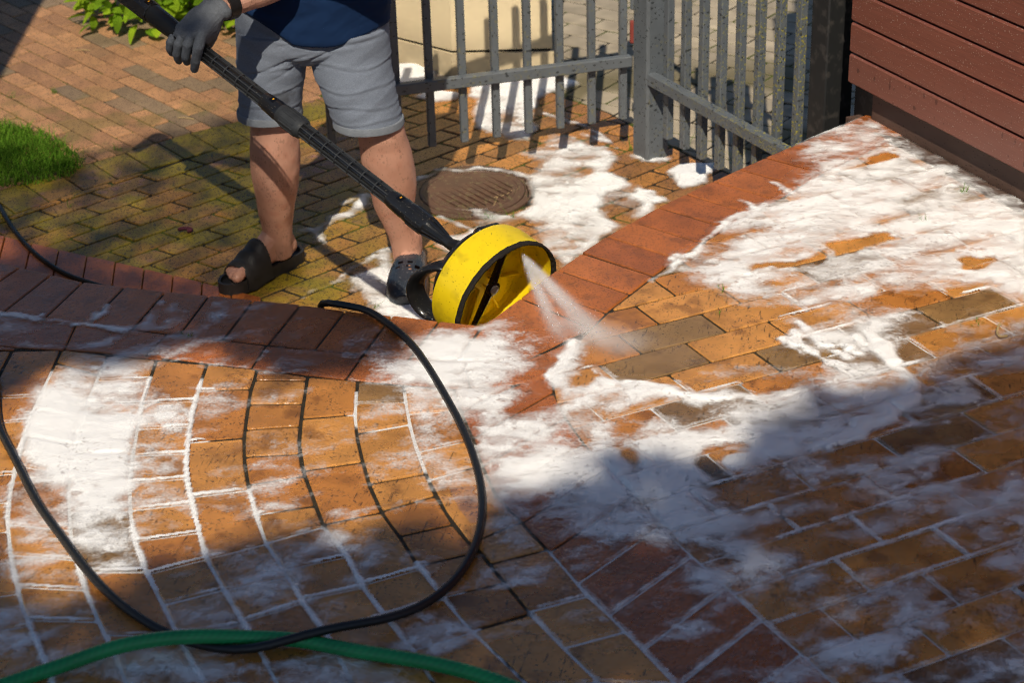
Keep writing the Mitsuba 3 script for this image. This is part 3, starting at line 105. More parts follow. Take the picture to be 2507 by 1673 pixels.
def foam_bump(p, n, uv): return fbm(p.x * 30, p.y * 55, 2.0, 2) * .85 + noise(p.x * 260, p.y * 260, 0.0) * .15
scene['foam_mat'] = {'type': 'mask', 'opacity': mikit.proc(foam_alpha), 'nested': {'type': 'twosided', 'nested': {'type': 'bumpmap', 'arbitrary': mikit.proc(foam_bump), 'scale': .0022,
    'nested': {'type': 'principled', 'base_color': {'type': 'rgb', 'value': [.90, .905, .91]}, 'roughness': .55, 'specular': .35}}}}
def lichen(p, n, uv):
    c = mix((.125, .143, .162), (.090, .102, .115), fbm(p.x * 18, p.y * 18, p.z * 9, 3))
    c = mix(c, C(.17, .16, .085), smooth(.60, .72, fbm(p.x * 130, p.y * 130, p.z * 110, 2)) * .65 * smooth(.40, .6, fbm(p.x * 9, p.y * 9, p.z * 7, 2)))
    c = mix(c, C(.33, .29, .03), smooth(.68, .74, noise(p.x * 210, p.y * 210, p.z * 170)) * smooth(.5, .9, p.x) * .9)
    return mix(c, C(.012, .014, .014), smooth(.76, .83, noise(p.x * 150, p.y * 150, p.z * 110 + 3)) * .75)
mat('steel', lichen, .48, .5, grain, .0015)
mat('steel_black', lambda p, n, uv: mix((.016, .017, .018), (.045, .042, .04), smooth(.5, .8, fbm(p.x * 60, p.y * 60, p.z * 40, 3))), .5, .5)
mat('rust_red', (.22, .045, .035), .7, .3)
def plank_col(p, n, uv):
    c = mix((.205, .068, .044), (.168, .054, .035), fbm(p.x * 3, p.y * 3, p.z * 40 + uv.x * 20, 3))
    c = c * (.85 + .3 * noise(p.x * 30, p.y * 30, p.z * 520))
    c = mix(c, C(.42, .33, .27), smooth(.80, .86, noise(p.x * 260, p.y * 260, p.z * 260)) * .45)
    drop = smooth(.80, .86, noise(p.x * 110, p.y * 110, p.z * 45 + 7)) * smooth(.24, .14, p.z)
    c = mix(c, C(.20, .085, .065), .45 * smooth(.27, .08, p.z))
    return mix(c, c * .55, drop)
mat('plank', plank_col, .42, .5, lambda p, n, uv: noise(p.x * 20, p.y * 20, p.z * 700) * .6 + .4 * noise(p.x * 150, p.y * 150, p.z * 150), .0009)
mat('plinth', lambda p, n, uv: mix(mix((.105, .062, .046), (.085, .05, .038), fbm(p.x * 25, p.y * 25, p.z * 25, 3)), C(.03, .02, .015), smooth(.84, .9, noise(p.x * 220, p.y * 220, p.z * 220))), .65, .4, grain, .002)
def stone_col(p, n, uv):
    c = mix((.80, .68, .44), (.70, .58, .38), fbm(p.x * 9, p.y * 9, p.z * 9, 4))
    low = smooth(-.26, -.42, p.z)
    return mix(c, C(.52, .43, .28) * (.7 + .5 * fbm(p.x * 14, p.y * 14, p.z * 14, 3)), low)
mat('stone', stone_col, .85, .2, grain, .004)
mat('dark_gap', (.02, .02, .016), .9, .1)
mat('iron', lambda p, n, uv: mix(mix((.130, .068, .043), (.085, .050, .036), fbm(p.x * 30, p.y * 30, 2.0, 4)), C(.17, .14, .07), smooth(.62, .75, fbm(p.x * 85, p.y * 85, 5.0, 3)) * .6), .5, .5, grain, .0025)
mat('yellow', lambda p, n, uv: mix(mix((.80, .60, .010), (.70, .50, .008), fbm(p.x * 8, p.y * 8, p.z * 8, 3)), C(.06, .045, .015), smooth(.87, .92, noise(p.x * 330, p.y * 330, p.z * 330)) * .7 + .25 * smooth(.55, .75, fbm(p.x * 25, p.y * 25, p.z * 25, 3))), .28, .5)
mat('black_plastic', lambda p, n, uv: mix((.007, .0075, .009), (.016, .016, .017), fbm(p.x * 40, p.y * 40, p.z * 40, 2)) + C(.10, .085, .06) * smooth(.87, .92, noise(p.x * 300, p.y * 300, p.z * 300)), .22, .6)
mat('black_rubber', (.010, .011, .012), .38, .5)
mat('lattice_rib', lambda p, n, uv: mix((.016, .018, .020), (.034, .037, .041), fbm(p.x * 60, p.y * 60, p.z * 60, 2)), .42, .5)
mat('orange_clip', (.75, .33, .01), .4, .5)
mat('bristle', lambda p, n, uv: mix((.008, .008, .008), (.03, .024, .018), noise(p.x * 400, p.y * 400, p.z * 400)), .9, .2)
mat('steel_bright', (.55, .55, .55), .25, .5, metallic=1.0)
mat('hub_grey', (.5, .45, .4), .4, .5)
mat('green_hose', lambda p, n, uv: mix((.010, .23, .070), (.013, .28, .088), .5 + .5 * dr.sin(uv.x * 520 + uv.y * 6.2832 * 4)) * (.75 + .5 * fbm(p.x * 20, p.y * 20, p.z * 20, 2)), .35, .5, lambda p, n, uv: .5 + .5 * dr.sin(uv.x * 520 + uv.y * 6.2832 * 4), .0005)
def skin_col(p, n, uv):
    c = mix((.57, .315, .230), (.46, .235, .165), fbm(p.x * 22, p.y * 22, p.z * 16, 4))
    c = mix(c, C(.43, .16, .10), smooth(.5, .8, fbm(p.x * 40, p.y * 40, p.z * 40, 2)) * .3)
    hair = smooth(.62, .75, noise(p.x * 330, p.y * 330, p.z * 95)) * smooth(.35, .6, fbm(p.x * 25, p.y * 25, p.z * 20, 2))
    c = mix(c, C(.14, .075, .05), hair * .33)
    return mix(c, C(.035, .025, .018), smooth(.93, .96, noise(p.x * 170, p.y * 170, p.z * 170)) * .8)
mat('skin', skin_col, .48, .4, grain, .0012)
mat('nail', (.55, .36, .28), .3, .5)
def denim(p, n, uv):
    c = mix((.185, .215, .275), (.150, .175, .225), fbm(p.x * 10, p.y * 10, p.z * 14, 3)) * (.82 + .36 * noise(p.x * 600, p.y * 600, p.z * 600))
    wx, wz = p.x + .63, p.z - .03
    wet = smooth(.60, .78, 1.1 - dr.sqrt(wx * wx * 130 + wz * wz * 300) + .6 * (fbm(p.x * 35, p.y * 35, p.z * 35, 3) - .5))
    return mix(c, C(.065, .07, .082), wet * .75)
mat('denim', denim, .9, .15, lambda p, n, uv: noise(p.x * 700, p.y * 700, p.z * 700), .0006, sheen=.3)
mat('denim_pale', lambda p, n, uv: mix((.22, .245, .285), (.165, .185, .215), fbm(p.x * 60, p.y * 60, p.z * 60, 2)), .9, .15)
mat('navy', lambda p, n, uv: mix((.006, .026, .085), (.004, .018, .062), fbm(p.x * 25, p.y * 25, p.z * 25, 3)), .85, .2, lambda p, n, uv: noise(p.x * 500, p.y * 500, p.z * 300), .0005, sheen=.3)
mat('glove_knit', lambda p, n, uv: mix((.125, .138, .158), (.095, .107, .125), fbm(p.x * 40, p.y * 40, p.z * 40, 3)) * (.78 + .44 * noise(p.x * 460, p.y * 460, p.z * 460)), .75, .3, lambda p, n, uv: noise(p.x * 420, p.y * 420, p.z * 420), .0010)
mat('slide_black', lambda p, n, uv: mix((.014, .014, .015), (.030, .028, .027), fbm(p.x * 50, p.y * 50, p.z * 50, 3)), .55, .4, grain, .001)
mat('clog_navy', lambda p, n, uv: mix((.014, .022, .036), (.030, .040, .056), fbm(p.x * 35, p.y * 35, p.z * 35, 3)) + C(.10, .09, .08) * smooth(.82, .88, noise(p.x * 300, p.y * 300, p.z * 300)), .36, .5)
mat('hair', (.03, .02, .013), .6, .4)
mat('screen', (.004, .004, .005), .08, .5)
mat('bark', lambda p, n, uv: mix((.10, .07, .05), (.05, .035, .025), fbm(p.x * 8, p.y * 8, p.z * 3, 3)), .9, .2)
def leafmat(name, a, b, tr=.5):
    scene[name] = {'type': 'principledthin', 'base_color': mikit.proc(lambda p, n, uv: mix(a, b, uv.x) * (.75 + .5 * noise(p.x * 40, p.y * 40, p.z * 40))), 'roughness': .45, 'spec_trans': 0.0, 'diff_trans': tr, 'thin': True} if False else \
        {'type': 'principledthin', 'base_color': mikit.proc(lambda p, n, uv: mix(a, b, uv.x) * (.75 + .5 * noise(p.x * 40, p.y * 40, p.z * 40))), 'roughness': .45, 'diff_trans': tr}
leafmat('leaf_bright', (.34, .52, .03), (.14, .28, .02), 1.0)
leafmat('leaf_tree', (.06, .11, .02), (.04, .08, .014), .4)
leafmat('grass_blade', (.12, .29, .025), (.19, .34, .04), .9)
mat('soil', lambda p, n, uv: mix((.06, .045, .028), (.10, .075, .045), fbm(p.x * 30, p.y * 30, 1.0, 3)), .95, .1)
mat('rubble', lambda p, n, uv: mix((.20, .18, .15), (.13, .115, .095), fbm(p.x * 12, p.y * 12, p.z * 12, 3)), .9, .2)
mat('plaster', (.55, .5, .42), .9, .1)
scene['pool_water'] = {'type': 'thindielectric', 'int_ior': 1.7}
mat('petal', (.10, .025, .04), .7, .3)
mat('straw', (.45, .33, .16), .8, .2)
mat('drop', (.85, .87, .9), .12, .5)

# ------------------------------------------------------------------ helpers
def put(key, mesh, bsdf, smooth_=False, uv=None, **kw):
    k, i = key, 0
    while k in scene:
        i += 1; k = f'{key}_{i:03d}'
    scene[k] = mikit.ply(mesh, bsdf, smooth_, uv, **kw)
    return k
def tag(key, label=None, category=None, group=None, kind=None):
    labels[key] = {a: b for a, b in (('label', label), ('category', category), ('group', group), ('kind', kind)) if b}
def TM(v, f): return trimesh.Trimesh(np.asarray(v, float), np.asarray(f, int), process=False)
def boxm(c, s, R=None, bev=0.0):
    if bev:
        h = np.asarray(s, float) / 2 - bev
        pts = np.array([[x, y, z] for x in (-h[0], h[0]) for y in (-h[1], h[1]) for z in (-h[2], h[2])])
        v = np.vstack([pts + np.eye(3)[k] * bev * sg for k in range(3) for sg in (-1, 1)])
        m = trimesh.convex.convex_hull(v)
    else: m = trimesh.creation.box(s)
    if R is not None: m.apply_transform(np.block([[np.asarray(R), np.zeros((3, 1))], [np.zeros((1, 3)), np.ones((1, 1))]]))
    m.apply_translation(c); return m
def frame(d, up=(0, 0, 1)):
    d = np.asarray(d, float) / np.linalg.norm(d); a = np.cross(up, d)
    if np.linalg.norm(a) < 1e-6: a = np.array([1.0, 0, 0])
    a /= np.linalg.norm(a); return np.array([a, np.cross(d, a), d]).T
def loft(rings, n=28, cap=True):
    """rings: (centre, rx vector, ry vector); a closed tube through them"""
    t = np.arange(n) * 2 * np.pi / n; V = []
    for c, a, b in rings: V.append(np.asarray(c) + np.cos(t)[:, None] * np.asarray(a) + np.sin(t)[:, None] * np.asarray(b))
    k = len(V); V = np.vstack(V); i, j = np.meshgrid(np.arange(k - 1), np.arange(n), indexing='ij'); j2 = (j + 1) % n
    F = np.vstack([np.stack([i * n + j, i * n + j2, (i + 1) * n + j2], -1).reshape(-1, 3), np.stack([i * n + j, (i + 1) * n + j2, (i + 1) * n + j], -1).reshape(-1, 3)])
    if cap:
        V = np.vstack([V, np.asarray(rings[0][0])[None], np.asarray(rings[-1][0])[None]]); q = np.arange(n); q2 = (q + 1) % n
        F = np.vstack([F, np.stack([q2, q, q * 0 + k * n], 1), np.stack([(k - 1) * n + q, (k - 1) * n + q2, q * 0 + k * n + 1], 1)])
    return TM(V, F)
def fine(rings, m=6):
    """resample a list of (x,y,z,rx,ry) smoothly"""
    from scipy.interpolate import PchipInterpolator as PI
    R = np.asarray(rings, float); s = np.r_[0, np.cumsum(np.linalg.norm(np.diff(R[:, :3], axis=0), axis=1))]
    return PI(s, R)(np.linspace(0, s[-1], (len(R) - 1) * m + 1))
def vloft(rings, n=28, m=5):
    R = fine(rings, m); return loft([(r[:3], (r[3], 0, 0), (0, r[4], 0)) for r in R], n)
def man(mesh):
    m = m3.Manifold(m3.Mesh(np.asarray(mesh.vertices, np.float32), np.asarray(mesh.faces, np.uint32)))
    if m.status() != m3.Error.NoError or m.volume() < 0:
        m = m3.Manifold(m3.Mesh(np.asarray(mesh.vertices, np.float32), np.asarray(mesh.faces, np.uint32)[:, ::-1].copy()))
    return m
def unman(M):
    q = M.to_mesh(); return TM(q.vert_properties[:, :3], q.tri_verts)
def hullspheres(pts, rad, seg=16):
    return m3.Manifold.batch_hull([m3.Manifold.sphere(float(r), seg).translate([float(v) for v in p]) for p, r in zip(pts, rad)])
def chain(pts, rad, seg=16):
    return m3.Manifold.batch_boolean([hullspheres(pts[i:i + 2], rad[i:i + 2], seg) for i in range(len(pts) - 1)], m3.OpType.Add)
def soften(M, length, it=8):
    m = unman(M.refine_to_length(length)); m.merge_vertices(); trimesh.smoothing.filter_taubin(m, lamb=.5, nu=.52, iterations=it); return m
def tube(path, r, n=14, sub=5, uv=False, radii=None):
    from scipy.interpolate import CubicSpline
    P = np.asarray(path, float); s = np.r_[0, np.cumsum(np.linalg.norm(np.diff(P, axis=0), axis=1))]
    u = np.linspace(0, s[-1], (len(P) - 1) * sub + 1); Q = CubicSpline(s, P)(u); D = CubicSpline(s, P)(u, 1); D /= np.linalg.norm(D, axis=1, keepdims=True)
    A = np.zeros_like(D); a = np.cross(D[0], [0, 0, 1.0]); 
    if np.linalg.norm(a) < 1e-3: a = np.array([1.0, 0, 0])
    for i in range(len(D)):
        a = a - (a @ D[i]) * D[i]; a /= np.linalg.norm(a); A[i] = a
    Bn = np.cross(D, A); rr = np.full(len(u), r) if radii is None else np.interp(u, s, radii)
    m = loft([(Q[i], A[i] * rr[i], Bn[i] * rr[i]) for i in range(len(u))], n)
    if not uv: return m
    U = np.zeros((len(m.vertices), 2)); U[:len(u) * n, 0] = np.repeat(u, n); U[:len(u) * n, 1] = np.tile(np.arange(n) / n, len(u)); U[-1, 0] = u[-1]
    return m, U
def displaced(m, fn):
    n = m.vertex_normals; m = TM(m.vertices + n * fn(np.asarray(m.vertices))[:, None], m.faces); return m

# ------------------------------------------------------------------ one paving stone
def rounded(poly, inset, rc):
    q = poly.buffer(-inset, join_style=2)
    if q.is_empty: return None
    if q.geom_type != 'Polygon': q = max(q.geoms, key=lambda g: g.area)
    if q.area < 4e-4: return None
    q2 = q.buffer(-rc, join_style=2).buffer(rc, quad_segs=2)
    if q2.is_empty or q2.geom_type != 'Polygon': q2 = q
    return shapely.geometry.polygon.orient(q2.simplify(.0006), 1)
def stone(poly, zfn, depth=.03, gap=.0025, rc=.004, ch=.0022, tilt=.0012, tone=None):
    q = rounded(poly, gap, rc)
    if q is None: return None
    P = np.array(q.exterior.coords)[:-1]; c = P.mean(0); n = len(P)
    jz = RNG.normal(0, .0004); tx, ty = RNG.normal(0, tilt, 2) * 3
    w = q.buffer(-ch, join_style=2)
    P2 = c + (P - c) * (1 - ch / max(np.sqrt(q.area) / 2, .02))
    def top(X, dz): return np.column_stack([X, zfn(X[:, 1]) + jz + (X - c) @ [tx, ty] + dz])
    V = np.vstack([top(P2, 0), top(P, -ch * .8), top(P, -depth), top(c[None], 0.0003)])
    i = np.arange(n); j = (i + 1) % n
    F = np.vstack([np.stack([i, j, i * 0 + 3 * n], 1)] + [np.vstack([np.stack([a + i, b + i, b + j], 1), np.stack([a + i, b + j, a + j], 1)]) for a, b in ((0, n), (n, 2 * n))])
    tone = RNG.rand() if tone is None else tone
    return TM(V, F), np.tile([tone, RNG.rand()], (len(V), 1))
Z0 = lambda y: np.zeros_like(np.asarray(y, float))
ALL = []
def pave(holder, name, polys, zfn, bsdf, limit=300, tone=None, **kw):
    """the stones that show largest as parts, what is left over as one part"""
    E2 = EYE[:2]
    items = []
    for p in polys:
        if p is None or p.is_empty: continue
        if p.geom_type != 'Polygon': p = max(p.geoms, key=lambda g: g.area)
        if p.area < 6e-4: continue
        c = np.array(p.centroid.coords[0]); items.append((np.linalg.norm(c - E2), p))
    inview = lambda c: abs(c[0]) < .30 * (c[1] + .55) + .12
    items.sort(key=lambda x: (not inview(np.array(x[1].centroid.coords[0])), x[0]))
    rest = []
    if zfn is Z0: ALL.extend(np.array(p.exterior.coords) for _, p in items)
    for k, (d, p) in enumerate(items):
        s = stone(p, zfn, tone=(tone() if tone else None), **kw)
        if s is None: continue
        if k < limit: put(f'{holder}__{name}', s[0], bsdf, False, s[1])
        else: rest.append(s)
    if rest:
        k = put(f'{holder}__far_{name}', trimesh.util.concatenate([r[0] for r in rest]), bsdf, False, np.vstack([r[1] for r in rest])); tag(k, kind='stuff')
def grid(o, e1, e2, region, ku, kv, half=True, jitter=.002):
    """running bond of parallelograms, clipped to a region"""
    o, e1, e2 = (np.asarray(v, float) for v in (o, e1, e2)); out = []; prep = shapely.prepared.prep(region)
    for v in range(*kv):
        sh = (.5 if (v % 2 and half) else 0.0)
        for u in range(*ku):
            a = o + (u + sh) * e1 + v * e2
            p = Polygon([a, a + e1, a + e1 + e2, a + e2])
            if not prep.intersects(p): continue
            p = p if prep.contains(p) else p.intersection(region)
            if not p.is_empty: out.append(p)
    return out

# ------------------------------------------------------------------ the terrace: plan of its regions
A_ = np.array
CLB, CLF, STB, STF, BL, BR, CRI = (A_(v) for v in (CL_BACK, CL_FRONT, ST_BACK, ST_FRONT, BAND_L, BAND_R, CR_IN))
cr_d = A_([.83, .91]) / np.hypot(.83, .91); cr_n = A_([-cr_d[1], cr_d[0]])
cr_a = CRI[0] + 0; cs_, cn_ = (CRI - cr_a) @ cr_d, (CRI - cr_a) @ cr_n; cs_, cn_ = np.r_[cs_[:-1], 2.0], np.r_[cn_[:-1], .055]
def cr_in(s): return cr_a + s * cr_d + cr_n * np.interp(s, cs_, cn_)
def cr_out(s): return cr_a + s * cr_d + cr_n * np.interp(s, [-.13, -.054, .045, .163, .246, .43, .619, .99, 1.19, 1.39, 2.0], [.190, .206, .226, .251, .265, .288, .298, .286, .268, .250, .25])
left_d = (CLB[-1] - CLB[0]) / np.linalg.norm(CLB[-1] - CLB[0])
def ext(L, k, d0, d1):      # extend a list of points along its ends
    L = [np.asarray(p) for p in L]; a = L[1] - L[0]; b = L[-1] - L[-2]
    return A_([L[0] - a * (d0 - i) for i in range(d0)] + L + [L[-1] + b * (i + 1) for i in range(d1)])
corner = A_([-.062, 3.676])            # where the two copings' outer edges meet
S_END = 1.62
outer_right = A_([corner] + [cr_out(s) for s in np.linspace(-.11, S_END, 34)])
back_left = A_([CLB[0] - left_d * 2.6, *CLB, corner])
WALL_A, WALL_D = A_([.982, 4.859]), A_([.402, -.916]); WALL_N = A_([-.916, -.402])
wall_pt = lambda s: WALL_A + WALL_D * s
terrace_outline = Polygon(np.vstack([back_left, outer_right[1:], [wall_pt(-.12), wall_pt(7.0), A_([3.8, -6]), A_([-4.2, -6]), A_([-4.2, back_left[0, 1]])]])).buffer(0)
right_region = Polygon(np.vstack([[cr_in(s) for s in np.linspace(0.0, 1.45, 20)], [wall_pt(-.02) + WALL_N * .055, wall_pt(6.5) + WALL_N * .055, A_([3.5, -2.5]), A_([1.6, .5])], ext(BR, 0, 0, 12)[::-1]])).buffer(0)
E1, E2v, G0 = A_([.8985, .4390]) * .2055, A_([.4390, -.8985]) * .103, A_([.2236, 3.6132])
near = sbox(-1.3, 2.05, 1.75, 5.2)
tones = lambda: RNG.rand() * .8 if RNG.rand() < .84 else .82 + .18 * RNG.rand()

# bed of the terrace: recessed joint sand on one sheet, foam runs in it
gx, gy = np.meshgrid(np.arange(-1.32, 1.76, .02), np.arange(2.04, 5.2, .02))
def field(shapes, X, Y, warp=.012, seed=0):
    """foam thickness on a plan grid: soft-edged lobes and strokes, their outlines broken by noise"""
    P = np.stack([X, Y, X * 0], -1)
    wx = (meshkit.fbm(P * 14, 4, seed) - .5) * warp * 4; wy = (meshkit.fbm(P * 14 + 31, 4, seed + 7) - .5) * warp * 4
    Xw, Yw = X + wx, Y + wy * 1.3; t = np.zeros(X.shape)
    for kind, level, f, pts, *_ in shapes:
        pts = A_(pts); pad = 4 * f + .06
        x0, y0 = pts.min(0) - pad; x1, y1 = pts.max(0) + pad
        sel = (X > x0) & (X < x1) & (Y > y0) & (Y < y1)
        if not sel.any(): continue
        q = shapely.points(Xw[sel], Yw[sel])
        if kind == 'p':
            pg = Polygon(pts).buffer(0); d = np.where(shapely.contains(pg, q), 1, -1) * shapely.distance(pg.boundary, q)
            a = np.clip(d / f + .5, 0, 1)
        else: a = np.clip(1.15 - shapely.distance(LineString(pts), q) / (f * .75), 0, 1)
        a = a * a * (3 - 2 * a)
        if level > 0: t[sel] = np.maximum(t[sel], level * a) + .25 * np.minimum(t[sel], level * a)
        else: t[sel] = t[sel] * (1 - np.minimum(1, -level) * a)
    return t
TF = [s[1:] for s in FOAM if s[0] == 't']; YF = [s[1:] for s in FOAM if s[0] == 'y']
JF = [('p', s[0], s[1], s[2]) for s in JOINTS]
def sheet(X, Y, keep, zfn, uv=None):
    h, w = X.shape; idx = np.arange(h * w).reshape(h, w)
    q = np.stack([idx[:-1, :-1], idx[:-1, 1:], idx[1:, 1:], idx[1:, :-1]], -1)[(keep[:-1, :-1] & keep[:-1, 1:] & keep[1:, 1:] & keep[1:, :-1])]
    used = np.unique(q); re = np.zeros(h * w, int); re[used] = np.arange(len(used)); q = re[q]
    V = np.column_stack([X.ravel()[used], Y.ravel()[used], (zfn(X, Y) * np.ones_like(X)).ravel()[used]])
    m = TM(V, np.vstack([q[:, [0, 1, 2]], q[:, [0, 2, 3]]]))
    return (m, uv.reshape(h * w, -1)[used]) if uv is not None else m
jf = field(JF, gx, gy, .02)
keep = shapely.contains_xy(terrace_outline.buffer(-.004), gx, gy)
bm, buv = sheet(gx, gy, keep, lambda X, Y: -.0034, np.stack([jf, jf * 0], -1))
put('terrace', bm, 'joint_bed', False, buv); tag('terrace', 'raised amber brick terrace covered with white soap foam', None, kind='structure')
rest_t = terrace_outline.difference(sbox(-1.31, 2.06, 1.74, 5.18))
slab = trimesh.util.concatenate([trimesh.creation.extrude_polygon(terrace_outline.buffer(-.012), .65).apply_translation([0, 0, -.665])])
k = put('terrace__base', slab, 'rubble')
pave('terrace', 'paver', grid(G0, E1, E2v, right_region.intersection(near.buffer(.3)), (-14, 14), (-16, 26)), Z0, 'paver_amber', 290, tones)
# edge strip along the plank wall
pave('terrace', 'edge_strip', [Polygon([wall_pt(s) + WALL_N * .004, wall_pt(s) + WALL_N * .05, wall_pt(s + .5) + WALL_N * .05, wall_pt(s + .5) + WALL_N * .004]) for s in np.arange(-.05, 2.9, .5)], Z0, 'plinth', gap=.001)
# apron: courses that curve from the left coping round to the red band
pave('terrace', 'apron_paver', [Polygon(q).buffer(0) for q in APRON], Z0, 'paver_amber', 300, lambda: RNG.rand() * (.80 if RNG.rand() < .94 else .95), gap=.0035)
# red band of headers between apron and terrace
def resample(L, step):
    L = A_(L); s = np.r_[0, np.cumsum(np.linalg.norm(np.diff(L, axis=0), axis=1))]; n = max(2, int(round(s[-1] / step)) + 1)
    u = np.linspace(0, s[-1], n); return np.column_stack([np.interp(u, s, L[:, k]) for k in (0, 1)])
bl = ext(resample(BL[0:], .104), 0, 0, 5); br0 = LineString(ext(BR, 0, 0, 8))
bands = []
pr = [A_(BR[1])]
for i in range(len(bl)):
    pass
rr_ = resample(BR, .104); nb = min(len(bl), len(rr_) + 6); rr_ = ext(rr_, 0, 0, 8)
off = 0
for i in range(nb - 1): bands.append(Polygon([bl[i], rr_[i + off], rr_[i + 1 + off], bl[i + 1]]))
pave('terrace', 'band_brick', bands, Z0, 'paver_red', gap=.0028)
# retaining wall copings
k = put('retaining_wall', trimesh.creation.extrude_polygon(Polygon(np.vstack([back_left + [0, -.004], outer_right[1:] + cr_n * -.004])).buffer(0).boundary.buffer(.02).intersection(terrace_outline.buffer(-.004)), .60).apply_translation([0, 0, -.64]), 'paver_red')
tag('retaining_wall', 'red brick retaining wall with rowlock coping along the terrace edge', 'wall')
cop = []
nB, nF = ext(CLB, 0, 22, 0), ext(CLF, 0, 22, 0)
for i in range(len(nB) - 1): cop.append(Polygon([nB[i], nB[i + 1], nF[i + 1], nF[i]]))
# wedge where the copings meet
wb = [nB[-1], A_([-.155, 3.706]), corner]; wf = [nF[-1], A_([-.215, 3.523]), A_([-.12, 3.497])]
for i in range(2): cop.append(Polygon([wb[i], wb[i + 1], wf[i + 1], wf[i]]))
cop.append(Polygon([corner, cr_out(.02), cr_in(.0), A_([.02, 3.50]), A_([-.12, 3.497])]))
ss = np.r_[.0, np.arange(.075, 1.5, .107)]
for a, b in zip(ss[:-1], ss[1:]): cop.append(Polygon([cr_out(a + .02 * (a < .01)), cr_out(b), cr_in(b), cr_in(a)]))
pave('retaining_wall', 'coping_brick', cop, Z0, 'paver_red', 300, gap=.0026, rc=.004, ch=.003, tilt=.0015)
nB, nF = ext(STB, 0, 12, 0), ext(STF, 0, 12, 0); stc = [Polygon([nB[i], nB[i + 1], nF[i + 1], nF[i]]) for i in range(len(nB) - 1)]
stc.append(Polygon([nB[-1], A_([-.215, 3.523]), A_([-.10, 3.50]), A_([-.085, 3.385]), nF[-1]]))
stc.append(Polygon([A_([-.10, 3.50]), A_([.02, 3.50]), CRI[0] - [0.02, .04], A_([.075, 3.42]), A_([-.085, 3.385])]))
pave('retaining_wall', 'stretcher_brick', stc, Z0, 'paver_red', gap=.002)
used = shapely.union_all([Polygon(q).buffer(.0005) for q in ALL])
left = terrace_outline.intersection(sbox(-1.2, 2.1, 1.2, 4.9)).difference(used.buffer(.001)).buffer(-.004).buffer(.004)
pave('retaining_wall', 'corner_brick', [g for g in getattr(left, 'geoms', [left]) if g.area > 4e-4], Z0, 'paver_red', gap=.0015)
# puddle that mirrors the sky
pud = Polygon([(-.115, 2.995), (-.068, 3.004), (-.066, 2.93), (-.078, 2.885), (-.098, 2.93)]).buffer(.006)
pv, pf = trimesh.creation.triangulate_polygon(pud, engine='earcut'); put('puddle', TM(np.column_stack([pv, np.full(len(pv), .0042)]), pf), 'pool_water'); tag('puddle', 'small blue puddle inside the hose loop mirroring the sky', 'puddle')

# ------------------------------------------------------------------ foam
st = .0036
fx, fy = np.meshgrid(np.arange(-1.16, 1.42, st), np.arange(2.26, 4.93, st))
t = field([(k, l, f * ((2.1 if l > 0 else 2.4) if k == 'p' else 1.3), p) for k, l, f, p in TF], fx, fy, .014)
P3 = np.stack([fx, fy, fx * 0], -1)
swx, swy = fx + .05 * (meshkit.fbm(P3 * 5, 3, 21) - .5), fy + .05 * (meshkit.fbm(P3 * 5 + 9, 3, 22) - .5)
wisp = meshkit.fbm(np.stack([(swx * .898 + swy * .439) * 9, (-swx * .439 + swy * .898) * 26, fx * 0], -1), 4, 3)
thin = meshkit.fbm(P3 * 4.5, 4, 51); t = t * np.clip(.48 + 1.12 * thin, .4, 1.15)
t += np.where(t > .03, (wisp - .5) * (.45 + .75 * np.exp(-((t - .5) / .35) ** 2)), 0)
# thin leftovers all over the washed bricks in the foreground
spread = np.clip((.55 * meshkit.fbm(P3 * 7, 4, 11) + .45 * wisp - .47) * 4.2, 0, .72) * np.clip((3.42 - fy + .30 * fx) * 3, 0, 1)
t = np.maximum(t, spread); t = ndimage.gaussian_filter(np.clip(t, 0, 1.4), 1.0)
# joints: the film sags into them, and where foam ran along them they stay white
jm = np.ones(fx.shape, bool)
for q in ALL:
    L_ = LineString(q); pp = shapely.get_coordinates(shapely.line_interpolate_point(L_, np.arange(0, L_.length, .0015))); a_ = np.round((pp[:, 0] - fx[0, 0]) / st).astype(int); b_ = np.round((pp[:, 1] - fy[0, 0]) / st).astype(int)
    ok = (a_ >= 0) & (b_ >= 0) & (a_ < fx.shape[1]) & (b_ < fx.shape[0]); jm[b_[ok], a_[ok]] = False
jd = ndimage.distance_transform_edt(jm) * st
jf2 = np.clip(field(JF, fx, fy, .03) * (.05 + 2.15 * meshkit.fbm(P3 * 8, 4, 17)) - .42, 0, 1)
tj = jf2 * np.clip((.0052 + .002 * meshkit.fbm(P3 * 30, 2, 19) - jd) / .0035, 0, 1) * 1.05
sag = np.exp(-(jd / .0050) ** 2)
sagn = sag * np.clip(meshkit.fbm(P3 * 8, 3, 41) * 3 - .9, 0, 1)
t = np.maximum(t * (1 - .22 * sagn), tj)
inview = np.abs(fx) < .30 * (fy + .55) + .12
kp = (t > .05) & inview & shapely.contains_xy(terrace_outline.buffer(-.001), fx, fy)
hz = .0030 + np.clip(t, 0, 1.3) ** 1.5 * (.0018 + .0040 * meshkit.fbm(P3 * 20, 2, 5)) * (1 - .55 * sagn)
cell = np.clip((meshkit.fbm(P3 * 6, 2, 9) - .3) * 2.5, 0, 1)
fm, fuv = sheet(fx, fy, kp, lambda X, Y: hz, np.stack([t, cell], -1))
put('soap_foam', fm, 'foam_mat', True, fuv); tag('soap_foam', 'white soap foam lying over the terrace bricks', 'foam', kind='stuff')
fx, fy = np.meshgrid(np.arange(-1.0, 1.0, .006), np.arange(4.3, 7.2, .006))
t = field(YF, fx, fy, .014, 3); P3 = np.stack([fx, fy, fx * 0], -1)
